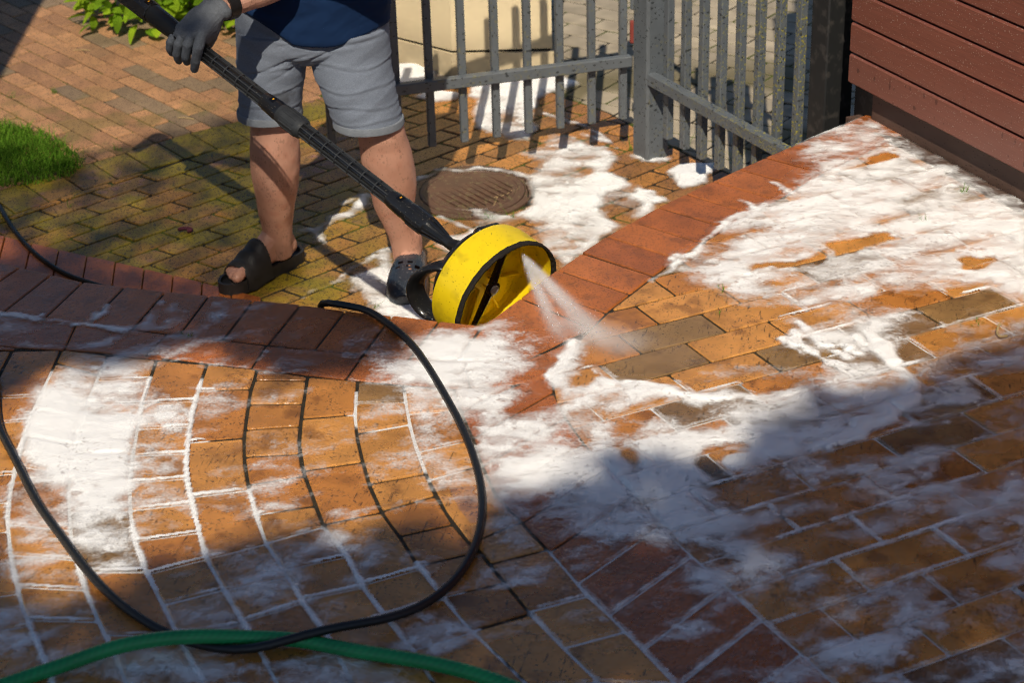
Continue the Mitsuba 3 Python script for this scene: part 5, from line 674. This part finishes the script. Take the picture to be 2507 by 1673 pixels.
F_ = np.vstack([strap_s.faces, strap_s.faces[:, ::-1] + N_, np.stack([bnd, b2, b2 + N_], 1), np.stack([bnd, b2 + N_, bnd + N_], 1)])
put('person__slide_sandal__strap', TM(np.vstack([strap_s.vertices, inner]), F_), 'slide_black', 50)
put('person__nail', boxm(h2(.945, .029, .032), [.013, .012, .003], None, .001), 'nail')
# clog (right in the picture)
ch, ct = A_([-.290, 5.262]), A_([-.302, 4.955]); cf = (ct - ch) / np.linalg.norm(ct - ch); cs = A_([cf[1], -cf[0]]); CL = np.linalg.norm(ct - ch); zc = float(yard_z(5.1))
def c3(a, b, c): q = ch + cf * a * CL + cs * b; return A_([q[0], q[1], zc + c])
def shell(o):
    prof = ((.03, .040, .062), (.16, .046, .066), (.30, .049, .072), (.42, .053, .084), (.53, .057, .086), (.62, .060, .082), (.74, .0615, .073), (.85, .058, .062), (.93, .048, .048), (.985, .030, .032))
    M = []
    for a, w, hh in prof:
        w, hh, a = w - o, hh - o, .5 + (a - .5) * (1 - o * 7)
        M.append((c3(a, 0, .002), w, hh))
    rings = []
    for (p, w, hh) in M:
        th = np.linspace(0, 2 * np.pi, 37)[:-1]; yy = np.sign(np.cos(th)) * np.abs(np.cos(th)) ** .75 * w; zz_ = np.where(np.sin(th) > 0, np.abs(np.sin(th)) ** .8 * (hh - .014) + .014, .014 - .014 * np.abs(np.sin(th)) ** .5) + (o if o else 0) * 0
        rings.append(p + np.outer(yy, [cs[0], cs[1], 0]) + np.outer(zz_ + o * .9, [0, 0, 1.0]))
    V = np.vstack(rings); k, n = len(rings), 36; i, j = np.meshgrid(np.arange(k - 1), np.arange(n), indexing='ij'); j2 = (j + 1) % n
    F = np.vstack([np.stack([i * n + j, i * n + j2, (i + 1) * n + j2], -1).reshape(-1, 3), np.stack([i * n + j, (i + 1) * n + j2, (i + 1) * n + j], -1).reshape(-1, 3)])
    V = np.vstack([V, rings[0].mean(0)[None], rings[-1].mean(0)[None]]); q = np.arange(n); q2 = (q + 1) % n
    F = np.vstack([F, np.stack([q2, q, q * 0 + k * n], 1), np.stack([(k - 1) * n + q, (k - 1) * n + q2, q * 0 + k * n + 1], 1)])
    return man(TM(V, F))
outer_c = shell(0).refine_to_length(.008); inner_c = shell(.006)
opening = hullspheres([c3(.13, 0, .108), c3(.37, 0, .128), c3(.25, 0, .22)], [.043, .047, .055], 24)
cutters = [opening]
for a, b, w, l in ((.66, -.030, .015, .017), (.595, -.008, .015, .010), (.595, .020, .015, .013), (.605, .043, .012, .012), (.655, -.003, .013, .008), (.665, .027, .013, .009), (.70, -.010, .010, .007), (.725, -.030, .007, .006), (.73, -.020, .006, .005), (.77, -.026, .012, .006), (.80, -.018, .012, .007)):
    cutters.append(m3.Manifold.cube([w, l, .16], True).rotate([0, 0, math.degrees(math.atan2(cs[1], cs[0]))]).translate(c3(a, b, .10).tolist()))
clog = outer_c - (inner_c - m3.Manifold.cube([1, 1, .05], True).translate([ch[0], ch[1] - .1, zc - .005])) - m3.Manifold.batch_boolean(cutters, m3.OpType.Add)
put('person__clog', unman(clog), 'clog_navy', 45)
tag('person', 'man in navy shirt, grey denim shorts and grey gloves, gripping the black lance', 'person')

# ------------------------------------------------------------------ surface cleaner head on its lance
HC, HN = A_([-.012, 4.0, -.093]), A_([.645, -.720, -.235]); HN = HN / np.linalg.norm(HN)
HA = np.cross(HN, [0, 0, 1.0]); HA /= np.linalg.norm(HA); HB = np.cross(HA, HN)      # HB points up
def hring(z, r): return (HC + HN * z, r * HA, r * HB)
put('surface_cleaner__hood', loft([hring(z, r) for z, r in ((-.004, .150), (-.070, .1495), (-.092, .145), (-.104, .132), (-.109, .110), (-.110, .02), (-.104, .02), (-.103, .105), (-.098, .126), (-.088, .138), (-.068, .1435), (-.004, .1445), (-.004, .150))], 72, False), 'yellow', 30)
bm_ = loft([hring(z, r) for z, r in ((-.003, .1512), (.005, .1516), (.010, .1500), (.010, .1462), (.004, .1442), (-.003, .1446), (-.003, .1512))], 96, False)
put('surface_cleaner__brush_rim', displaced(bm_, lambda v: (meshkit.noise(v * 300, 3) - .5) * .005), 'bristle', False)
put('surface_cleaner__inner_disc', loft([hring(z, r) for z, r in ((-.096, .02), (-.096, .126), (-.092, .126), (-.0915, .02))], 64), 'yellow', 30)
for k in range(8):
    an = k * math.pi / 4 + .2; d = math.cos(an) * HA + math.sin(an) * HB
    put('surface_cleaner__inner_rib', boxm(HC - HN * .086 + d * .076, [.100, .004, .012], np.array([d, np.cross(HN, d), HN]).T), 'yellow')
aang = math.radians(-24); ad = HB * math.cos(aang) - HA * math.sin(aang) * -1
ad = HB * math.cos(math.radians(18)) + HA * -math.sin(math.radians(18)); ax2 = np.cross(HN, ad)
put('surface_cleaner__rotor_arm', unman(hullspheres([HC - HN * .056 - ad * .128, HC - HN * .050, HC - HN * .056 + ad * .128], [.006, .011, .006], 16)), 'black_plastic', 40)
put('surface_cleaner__rotor_arm__hub', loft([(HC + HN * z, r * HA, r * HB) for z, r in ((-.056, .012), (-.038, .012), (-.036, .010), (-.036, .001))], 28), 'hub_grey', 30)
put('surface_cleaner__rotor_arm__hub_ring', loft([(HC + HN * z, r * HA, r * HB) for z, r in ((-.050, .018), (-.040, .018), (-.039, .014), (-.050, .014))], 28), 'black_plastic', 30)
put('surface_cleaner__back_plate', loft([hring(z, r) for z, r in ((-.104, .120), (-.116, .122), (-.128, .112), (-.136, .085), (-.138, .02))], 64), 'black_plastic', 30)
bk = HC - HN * .132
put('surface_cleaner__bumper', unman(hullspheres([HC - HN * .098 + HB * .128 + HA * -.035, HC - HN * .098 + HB * .134 + HA * .015, HC - HN * .120 + HB * .112, HC - HN * .115 + HB * .118 - HA * .03], [.012, .012, .011, .010], 20)), 'black_plastic', 40)
# loop handle at the lower back
hp = [HC - HN * .085 + HB * -.035 + HA * -.110, HC - HN * .125 + HB * -.040 + HA * -.128, HC - HN * .155 + HB * -.075 + HA * -.110, HC - HN * .150 + HB * -.112 + HA * -.075, HC - HN * .118 + HB * -.122 + HA * -.055, HC - HN * .085 + HB * -.105 + HA * -.060]
hp2 = [HC - HN * .088 + HB * .035 + HA * .080, HC - HN * .128 + HB * .010 + HA * .100, HC - HN * .158 + HB * -.045 + HA * .105, HC - HN * .150 + HB * -.085 + HA * .095, HC - HN * .115 + HB * -.105 + HA * .080, HC - HN * .085 + HB * -.100 + HA * .070]
def ribbon(path, a, b):
    from scipy.interpolate import CubicSpline
    P = A_(path); u = np.linspace(0, len(P) - 1, 31); cs_ = CubicSpline(np.arange(len(P)), P); Q = cs_(u); D = cs_(u, 1); D /= np.linalg.norm(D, axis=1)[:, None]
    out = []
    for q, d in zip(Q, D):
        x = HA - (HA @ d) * d; x /= np.linalg.norm(x); out.append((q, x * a, np.cross(d, x) * b))
    return loft(out, 18)
HNDL = 1.0
hsel = [HC - HN * z + HB * b + HA * a * HNDL for z, b, a in ((.118, .050, .085), (.148, .035, .104), (.176, -.005, .116), (.182, -.052, .112), (.158, -.088, .100), (.114, -.092, .088))]
put('surface_cleaner__loop_handle', ribbon(hsel, .027, .0115), 'black_plastic', True)
# lance
def lp(t): return LA + LD * LLEN * t
FR = frame(LD)
def lring(t, r): return (lp(t), r * FR[:, 0], r * FR[:, 1])
joint = bk + HB * .050
put('surface_cleaner__knuckle', unman(chain([bk + HB * .03, joint - HN * .012, lp(.02)], [.022, .019, .0145], 20)), 'black_plastic', True)
def cyl(key, rings, m, n=24, sm=30): return put(key, loft([lring(t, r) for t, r in rings], n), m, sm)
cyl('surface_cleaner__connector', ((-.005, .0135), (.055, .0145), (.062, .0165), (.085, .019), (.100, .0235)), 'black_plastic')
for k in range(10):
    a = k * 2 * math.pi / 10; d = FR[:, 0] * math.cos(a) + FR[:, 1] * math.sin(a)
    put('surface_cleaner__connector__rib', unman(hullspheres([lp(.045) + d * .0145, lp(.098) + d * .024], [.0022, .0026], 8)), 'black_plastic')
def coupling(t0, t1, r, m, key):
    k = cyl(key, ((t0 - .006, r * .80), (t0, r * .97), (t0 + .010, r), (t1 - .02, r * 1.0), (t1, r * .93), (t1 + .003, r * .82)), m, 32)
    for i in range(12):
        a = i * 2 * math.pi / 12; d = FR[:, 0] * math.cos(a) + FR[:, 1] * math.sin(a); x = np.cross(LD, d)
        put(k + '__grip_rib', boxm(lp((t0 + t1) / 2 - .004) + d * r, [.005, .004, (t1 - t0) * LLEN * .62], np.array([x, d, LD]).T, .0012), m)
coupling(.102, .172, .0270, 'black_plastic', 'surface_cleaner__coupling')
def lattice(t0, t1, rc, rr, step=.0425):
    cyl('surface_cleaner__tube', ((t0, rc), (t1, rc)), 'black_plastic', 20)
    k = put('surface_cleaner__lattice', loft([lring(t0, rr), lring(t0 + .001, rr)], 12), 'lattice_rib')
    nring = int((t1 - t0) * LLEN / step)
    for i in range(nring + 1):
        t = t0 + (t1 - t0) * i / nring; dt = .0017 / LLEN
        put(k + '__ring', loft([lring(t - dt, rr - .003), lring(t - dt, rr + .0005), lring(t + dt, rr + .0005), lring(t + dt, rr - .003), lring(t - dt, rr - .003)], 28, False), 'lattice_rib', 30)
    for i in range(9):
        a = i * 2 * math.pi / 9 + .1; d = FR[:, 0] * math.cos(a) + FR[:, 1] * math.sin(a); x = np.cross(LD, d)
        put(k + '__rib', boxm(lp((t0 + t1) / 2) + d * (rr - .002), [.0028, .0045, (t1 - t0) * LLEN], np.array([x, d, LD]).T), 'lattice_rib')
cyl('surface_cleaner__collar', ((.172, .0245), (.186, .0252), (.222, .0228), (.236, .0203)), 'black_plastic', 28)
lattice(.232, .560, .0125, .0203)
coupling(.560, .640, .0272, 'lattice_rib', 'surface_cleaner__coupling')
cyl('surface_cleaner__collar', ((.640, .0248), (.655, .0255), (.694, .0230), (.708, .0203)), 'black_plastic', 28)
lattice(.704, .945, .0125, .0203)
cyl('surface_cleaner__sleeve', ((.94, .0205), (.955, .0220), (1.06, .0235), (1.10, .0262), (1.155, .0270), (1.165, .0255)), 'black_rubber', 28)
cyl('surface_cleaner__grip', ((1.165, .0285), (1.170, .0300), (1.36, .0310), (1.50, .0300), (1.62, .025)), 'black_plastic', 10, 20)
for t in (.198, .672, 1.178):
    d = vv * .8 + ww * .6; d /= np.linalg.norm(d); x = np.cross(LD, d)
    r_ = .0246 if t < 1 else .0302
    put('surface_cleaner__window', boxm(lp(t) + d * (r_ - .003), [.017, .0085, .018], np.array([x, d, LD]).T, .001), 'screen')
    put('surface_cleaner__clip', boxm(lp(t) + d * (r_ + .0005), [.006, .002, .0035], np.array([x, d, LD]).T), 'orange_clip')
gunp = lp(1.62); put('surface_cleaner__trigger_handle', unman(m3.Manifold.batch_boolean([chain([lp(1.58), lp(1.72), lp(1.70) + A_([-.05, .03, -.12])], [.026, .030, .020], 16)], m3.OpType.Add)), 'black_plastic', 40)
tag('surface_cleaner', 'yellow round pressure washer surface cleaner head with black rim on a long black lance', 'pressure washer')
# spray: fans of fine droplets
SP0 = A_([.0256, 3.990, .0235])
def spray_density(X, Y, Z):
    P = np.stack([X, Y, Z], -1); D = np.zeros(X.shape)
    def jet(a, b, r0, r1, flat, k, seed, fade=1.0):
        a, b = A_(a), A_(b); d = b - a; L = np.linalg.norm(d); d = d / L; x = np.cross(d, [0, 0, 1.0]); x /= np.linalg.norm(x); y = np.cross(x, d)
        q = P - a; u = q @ d / L; px_, py_ = q @ x, q @ y; r = r0 + (r1 - r0) * np.clip(u, 0, 1.3)
        ang_ = px_ / r; st_ = .35 + 1.3 * meshkit.fbm(np.stack([ang_ * 4 + seed, py_ / (r * flat) * 2, u * 1.5], -1), 3, seed)
        return k * np.exp(-(ang_ ** 2) * 1.6 - (py_ / (r * flat)) ** 2 * 1.6) * st_ * np.clip(u * 12, 0, 1) * np.clip((fade - u) * 5 + .5, 0, 1) * (.022 / (r + .004))
    D += jet(SP0, [.185, 3.555, .002], .004, .030, .6, 48, 3)
    D += jet(SP0 + A_([.0, 0, .003]), [.100, 3.575, .004], .003, .020, .6, 36, 5)
    D += jet([.10, 3.66, .012], [.27, 3.49, .012], .040, .055, .45, 20, 9, .9)
    D += jet([.12, 3.62, .02], [.62, 3.24, .03], .045, .24, .16, 1.6, 7, 1.1)
    return D
bx0, bx1 = A_([-.10, 3.02, .0125]), A_([.86, 4.08, .085]); nx_, ny_, nz_ = 144, 160, 20
gX, gY, gZ = np.meshgrid(*[np.linspace(bx0[k], bx1[k], n) for k, n in enumerate((nx_, ny_, nz_))], indexing='ij')
dens = spray_density(gX, gY, gZ).astype(np.float32)
scene['spray_air'] = {'type': 'heterogeneous', 'albedo': {'type': 'rgb', 'value': [.99, .99, .99]}, 'scale': 3.4,
    'sigma_t': {'type': 'gridvolume', 'grid': mi.VolumeGrid(np.ascontiguousarray(dens.transpose(2, 1, 0))[..., None]), 'filter_type': 'trilinear', 'to_world': T().translate(bx0.tolist()).scale((bx1 - bx0).tolist())}}
hv = np.argwhere(dens > .25); hp_ = bx0 + (bx1 - bx0) * hv / (A_([nx_, ny_, nz_]) - 1); hp_ = hp_[RNG.permutation(len(hp_))[:6000]]
hullm = trimesh.convex.convex_hull(hp_); hullm = hullm if hullm.volume > 0 else TM(hullm.vertices, hullm.faces[:, ::-1])
s_ = mikit.ply(hullm, {'type': 'null'}, False); s_['interior'] = {'type': 'ref', 'id': 'spray_air'}; scene['water_spray'] = s_
tag('water_spray', 'white fan of water spray from the yellow hood across the terrace corner', 'water spray', None, 'stuff')

dr_ = []
for i in range(90):
    u = RNG.rand(); tgt = A_([.185, 3.555, .014]) if RNG.rand() < .6 else A_([.10, 3.575, .014]); q = SP0 + (tgt - SP0) * u ** .7 + RNG.normal(0, .006 + .022 * u, 3) * [1, 1, .6]
    if q[2] < .010: continue
    d_ = trimesh.creation.icosphere(1, .0006 + .0009 * RNG.rand() ** 2); d_.apply_translation(q); dr_.append(d_)
put('water_drops', trimesh.util.concatenate(dr_), 'drop', True); tag('water_drops', 'loose water drops flying round the spray at the terrace corner', 'water drops', None, 'stuff')

# ------------------------------------------------------------------ grass, shrubs, weeds
def blades(n, pos, hgt, wid, lean=.5, zf=yard_z, zoff=0.0):
    V, F, U = [], [], []
    for i in range(n):
        x, y = pos(); h = hgt * (.4 + 1.3 * RNG.rand() ** 1.7); a = RNG.rand() * 6.283; l = lean * h * (.3 + RNG.rand()); w = wid * (.6 + .8 * RNG.rand())
        b = A_([x, y, float(zf(y)) + zoff]); dx = A_([math.cos(a), math.sin(a), 0]); sx = A_([-dx[1], dx[0], 0]) * w
        k = len(V); t = RNG.rand()
        V += [b - sx, b + sx, b + dx * l * .35 + [0, 0, h * .6] - sx * .7, b + dx * l * .35 + [0, 0, h * .6] + sx * .7, b + dx * l + [0, 0, h]]
        F += [[k, k + 1, k + 3], [k, k + 3, k + 2], [k + 2, k + 3, k + 4]]; U += [[t, 0]] * 5
    return TM(V, F), A_(U)
gpoly = Polygon([(-2.3, 6.45), (-1.777, 6.385), (-1.66, 6.33), (-1.565, 6.24), (-1.48, 6.13), (-1.405, 6.03), (-1.44, 5.93), (-1.53, 5.87), (-1.66, 5.855), (-2.3, 5.8)])
gb = gpoly.bounds
def gpos():
    while True:
        x, y = gb[0] + RNG.rand() * (gb[2] - gb[0]), gb[1] + RNG.rand() * (gb[3] - gb[1])
        if gpoly.contains(Point(x, y)) and x > -2.15: 
            d = gpoly.exterior.distance(Point(x, y))
            if RNG.rand() < .35 + d * 12: return x, y
gm, gu = blades(11000, gpos, .030, .0018, 1.1); put('grass', gm, 'grass_blade', False, gu); tag('grass', 'tuft of green lawn spilling over the left edge of the paving', 'grass', kind='stuff')
put('lawn_soil', prism(gpoly.buffer(-.04), float(yard_z(6.1)) - .06, float(yard_z(6.1)) - .004), 'soil'); tag('lawn_soil', 'dark soil under the grass', kind='structure')
def leafmesh(L, W, droop=.25, curl=.3):
    s = np.linspace(0, 1, 7); w = W * np.sin(np.pi * np.clip(s * .92 + .05, 0, 1)) ** .8; z = -droop * L * s ** 2
    V = np.vstack([np.column_stack([s * L, w * k, z + curl * abs(k) * w]) for k in (-1, 0, 1)]); n = 7; F = []
    for r in range(2):
        for i in range(n - 1): a = r * n + i; F += [[a, a + 1, a + n + 1], [a, a + n + 1, a + n]]
    return V, F
def place(V, o, az, el, roll=0.0):
    ca, sa, ce, se = math.cos(az), math.sin(az), math.cos(el), math.sin(el); cr, sr = math.cos(roll), math.sin(roll)
    x = A_([ca * ce, sa * ce, se]); y = A_([-sa, ca, 0]); z = np.cross(x, y); y, z = y * cr + z * sr, -y * sr + z * cr
    return V @ np.array([x, y, z]) + o
def shrub(key, base, n, rad, hgt, L, label, cat='plant', kmax=140, m='leaf_bright'):
    bz = float(yard_z(base[1])); rest = []; st = []
    for i in range(max(4, n // 14)):
        a = RNG.rand() * 6.283; r = rad * (.2 + .8 * RNG.rand()); tip = A_([base[0] + r * math.cos(a), base[1] + r * math.sin(a), bz + hgt * (.4 + .6 * RNG.rand())])
        st.append(tube([[base[0], base[1], bz - .02], (A_([base[0], base[1], bz]) + tip) / 2 + [0, 0, .05], tip], .004, 5, 3))
    put(key + '__stem', trimesh.util.concatenate(st), 'bark', True)
    for i in range(n):
        a = RNG.rand() * 6.283; rr = rad * math.sqrt(RNG.rand()); z = bz + .02 + hgt * RNG.rand() ** .8 * (1 - .5 * (rr / rad) ** 2)
        V, F = leafmesh(L * (.6 + .7 * RNG.rand()), L * .30, .2 + .4 * RNG.rand(), .25)
        V = place(V, A_([base[0] + rr * math.cos(a), base[1] + rr * math.sin(a), z]), a + RNG.normal(0, .7), RNG.normal(.15, .45), RNG.normal(0, .5)); u = np.tile([RNG.rand(), 0], (len(V), 1))
        if i < kmax: put(key + '__leaf', TM(V, F), m, True, u)
        else: rest.append((TM(V, F), u))
    if rest: k = put(key + '__far_leaf', trimesh.util.concatenate([r[0] for r in rest]), m, True, np.vstack([r[1] for r in rest])); tag(k, kind='stuff')
    tag(key, label, cat)
shrub('shrub', (-1.38, 7.40), 380, .27, .28, .062, 'bright green leafy shrub behind the black lance and gloved hand')
shrub('shrub_001', (-1.06, 7.38), 340, .25, .30, .060, 'bright green leafy shrub between the gloved hand and the shorts')
shrub('shrub_002', (-.41, 7.22), 80, .10, .42, .07, 'green leafy plant beside the cream pillar, right of the shirt')
def weed(i, x, y, zf, n=14, h=.018, lab=''):
    m_, u_ = blades(n, lambda: (x + RNG.normal(0, .007), y + RNG.normal(0, .006)), h, .0011, 1.0, zf, .001)
    k = put('weed_tuft', m_, 'grass_blade', False, u_); tag(k, lab, 'weed')
weed(0, -1.638, 6.655, yard_z, 16, 0.022, 'green grass sprouting from a joint of the sunlit left paving')
weed(0, -1.794, 6.618, yard_z, 10, 0.022, 'small grass sprout at the left picture edge above the lawn')
weed(0, -1.319, 6.128, yard_z, 12, 0.022, 'grass blades in a joint of the dim border right of the lawn')
weed(0, -1.400, 5.695, yard_z, 8, 0.03, 'single grass blades below the lawn tuft on the mossy paving')
weed(0, -0.143, 5.520, yard_z, 10, 0.022, 'grass blades at the near left rim of the manhole cover')
weed(0, -0.064, 5.524, yard_z, 12, 0.02, 'grass sprouts at the near rim of the manhole cover, in the middle')
weed(0, 0.011, 5.525, yard_z, 12, 0.018, 'grass sprouts at the near right rim of the manhole cover')
weed(0, 0.473, 5.944, yard_z, 26, 0.03, 'grass at the foot of the thick fence post')
weed(0, 0.412, 6.007, yard_z, 10, 0.03, 'pale grass left of the thick fence post')
weed(0, 0.604, 6.029, yard_z, 30, 0.035, 'dark grass under the fence bars beside the thick post')
weed(0, 0.751, 5.846, yard_z, 30, 0.035, 'dark grass under the fence bars next to the red coping')
weed(0, 0.442, 3.699, Z0, 8, 0.01, 'tiny green weed in the rinsed terrace corner by the coping')
weed(0, 0.469, 3.818, Z0, 8, 0.009, 'tiny green weed in the foam beside the right coping')
weed(0, 1.110, 4.322, Z0, 14, 0.014, 'small weed in the white foam near the plank wall')
weed(0, 0.976, 4.157, Z0, 14, 0.014, 'small weed in the foam in front of the plank wall, left of the other')
weed(0, 0.980, 3.612, Z0, 8, 0.012, 'yellowish grass blade sticking up from the foam at right')
weed(0, -0.687, 3.661, Z0, 8, 0.008, 'tiny weed in the foam trail on the left coping')
weed(0, -0.385, 4.965, yard_z, 10, 0.014, 'small green weed between the sandal and the clog')
# ------------------------------------------------------------------ small litter
def twig(pts, r, m, lab, cat):
    k = put('twig' if m != 'petal' else 'fallen_petal', tube(pts, r, 6, 3), m, True); tag(k, lab, cat)
twig([[-0.046, 5.606, float(yard_z(5.606))+0.0042], [-0.036, 5.653, float(yard_z(5.653))+0.0042], [-0.031, 5.691, float(yard_z(5.691))+0.0042]], 0.0012, 'straw', 'short dry needle on the manhole lid', 'twig')
twig([[-0.044, 5.666, float(yard_z(5.666))+0.0042], [-0.007, 5.686, float(yard_z(5.686))+0.0042], [0.014, 5.714, float(yard_z(5.714))+0.0042]], 0.0012, 'straw', 'long dry needle on the manhole lid', 'twig')
twig([[-1.645, 7.064, float(yard_z(7.064))+0.0044], [-1.610, 7.070, float(yard_z(7.070))+0.0044], [-1.578, 7.059, float(yard_z(7.059))+0.0044]], 0.0014, 'straw', 'pale straw lying on the sunlit paving near the shade edge', 'twig')
twig([[-1.152, 6.386, float(yard_z(6.386))+0.0046], [-1.126, 6.381, float(yard_z(6.381))+0.0046], [-1.093, 6.367, float(yard_z(6.367))+0.0046]], 0.0016, 'straw', 'pale straw on the dim paving left of the lance', 'twig')
twig([[-1.025, 5.491, float(yard_z(5.491))+0.009000000000000001], [-1.008, 5.499, float(yard_z(5.499))+0.009000000000000001], [-0.986, 5.489, float(yard_z(5.489))+0.009000000000000001], [-0.998, 5.478, float(yard_z(5.478))+0.009000000000000001]], 0.006, 'petal', 'crumpled dark pink petal on the mossy paving', 'petal')
twig([[1.027, 3.598, 0.0075], [1.013, 3.568, 0.0075], [1.012, 3.538, 0.0075], [1.027, 3.541, 0.0075]], 0.0025, 'straw', 'pale curled stalk on the bricks at the right edge', 'twig')
# ------------------------------------------------------------------ out of the picture, behind and beside the camera: what casts the shade
def crown(key, regions, zlo, zhi, per, size, lab, trunk, even=False):
    V, F, U = [], [], []
    for dens, poly3 in regions:
        P = A_(poly3); pg = Polygon(P[:, :2]).buffer(0); zr = P[:, 2].mean(); x0, y0, x1, y1 = pg.bounds
        N = int(per * dens * (x1 - x0) * (y1 - y0)); q = np.column_stack([x0 + RNG.rand(N) * (x1 - x0), y0 + RNG.rand(N) * (y1 - y0)])
        ed = (meshkit.fbm(np.column_stack([q * 5, q[:, :1] * 0]), 3, 8) - .5) * .30
        sd = np.where(shapely.contains_xy(pg, q[:, 0], q[:, 1]), 1, -1) * shapely.distance(pg.boundary, shapely.points(q[:, 0], q[:, 1]))
        q = q[sd + ed > size * .3]
        if dens < .9 and not even: q = q[meshkit.fbm(np.column_stack([q * 3.4, q[:, :1] * 0]), 3, 2) > .62 - .40 * dens]
        for x, y in q:
            z = zlo + (zhi - zlo) * RNG.rand(); tt = (z - zr) / SUN[2]; o = A_([x, y, zr]) + SUN * tt
            Vv, Ff = A_([[0, -.3, 0], [1, 0, -.12], [0, .3, 0], [-1, 0, -.12]]) * size * (.7 + .6 * RNG.rand()), [[0, 1, 2], [0, 2, 3]]
            Vv = place(Vv * [1, 1.4, 1], o, RNG.rand() * 6.283, RNG.normal(0, .4), RNG.normal(0, .4)); k = len(V)
            V += list(Vv); F += [[a + k for a in f] for f in Ff]; U += [[RNG.rand(), 0]] * 4
    k = put(key + '__crown', TM(V, F), 'leaf_tree', False, A_(U)); tag(k, kind='stuff')
    cen = A_(V).mean(0); tr = [tube([trunk, (A_(trunk) + cen) / 2 + [.1, -.15, .2], cen], .12, 10, 4, radii=[.14, .10, .03])]
    VV = A_(V)
    for i in range(14 if key == 'garden_tree' else 0):
        e = VV[RNG.randint(len(VV))]; s = A_(trunk) * .35 + cen * .65 + RNG.normal(0, .1, 3); tr.append(tube([s, (s + e) / 2 + [0, 0, .15], e], .02, 6, 3, radii=[.04, .025, .008]))
    put(key + '__trunk', trimesh.util.concatenate(tr), 'bark', True); tag(key, lab, 'tree')
crown('garden_tree', [s for s in SHADE if s[0] > .9], 4.4, 6.6, 1500, .07, 'large leafy tree standing behind the terrace, outside the view', (.2, -4.0, -.1))
crown('garden_tree_001', [s for s in SHADE if .7 < s[0] <= .9], 4.2, 6.0, 1300, .07, 'second leafy tree to the left behind the terrace, outside the view', (-3.8, -.1, -.3))
crown('garden_tree_002', [s for s in SHADE if s[0] <= .7], 4.6, 6.6, 2300, .036, 'airy fine-leaved tree far to the left behind the terrace, outside the view', (-4.6, .3, -.5), True)
for s, d in ((-1, 0),):
    put('garden_shed__wall', boxm([-3.55, 5.15, .45], [2.95, 1.7, 2.2]), 'plaster'); put('garden_shed__roof', boxm([-3.55, 5.15, 1.60], [2.99, 1.74, .10], None, .01), 'steel_black')
tag('garden_shed', 'plastered garden shed left of the yard, outside the view', 'shed')
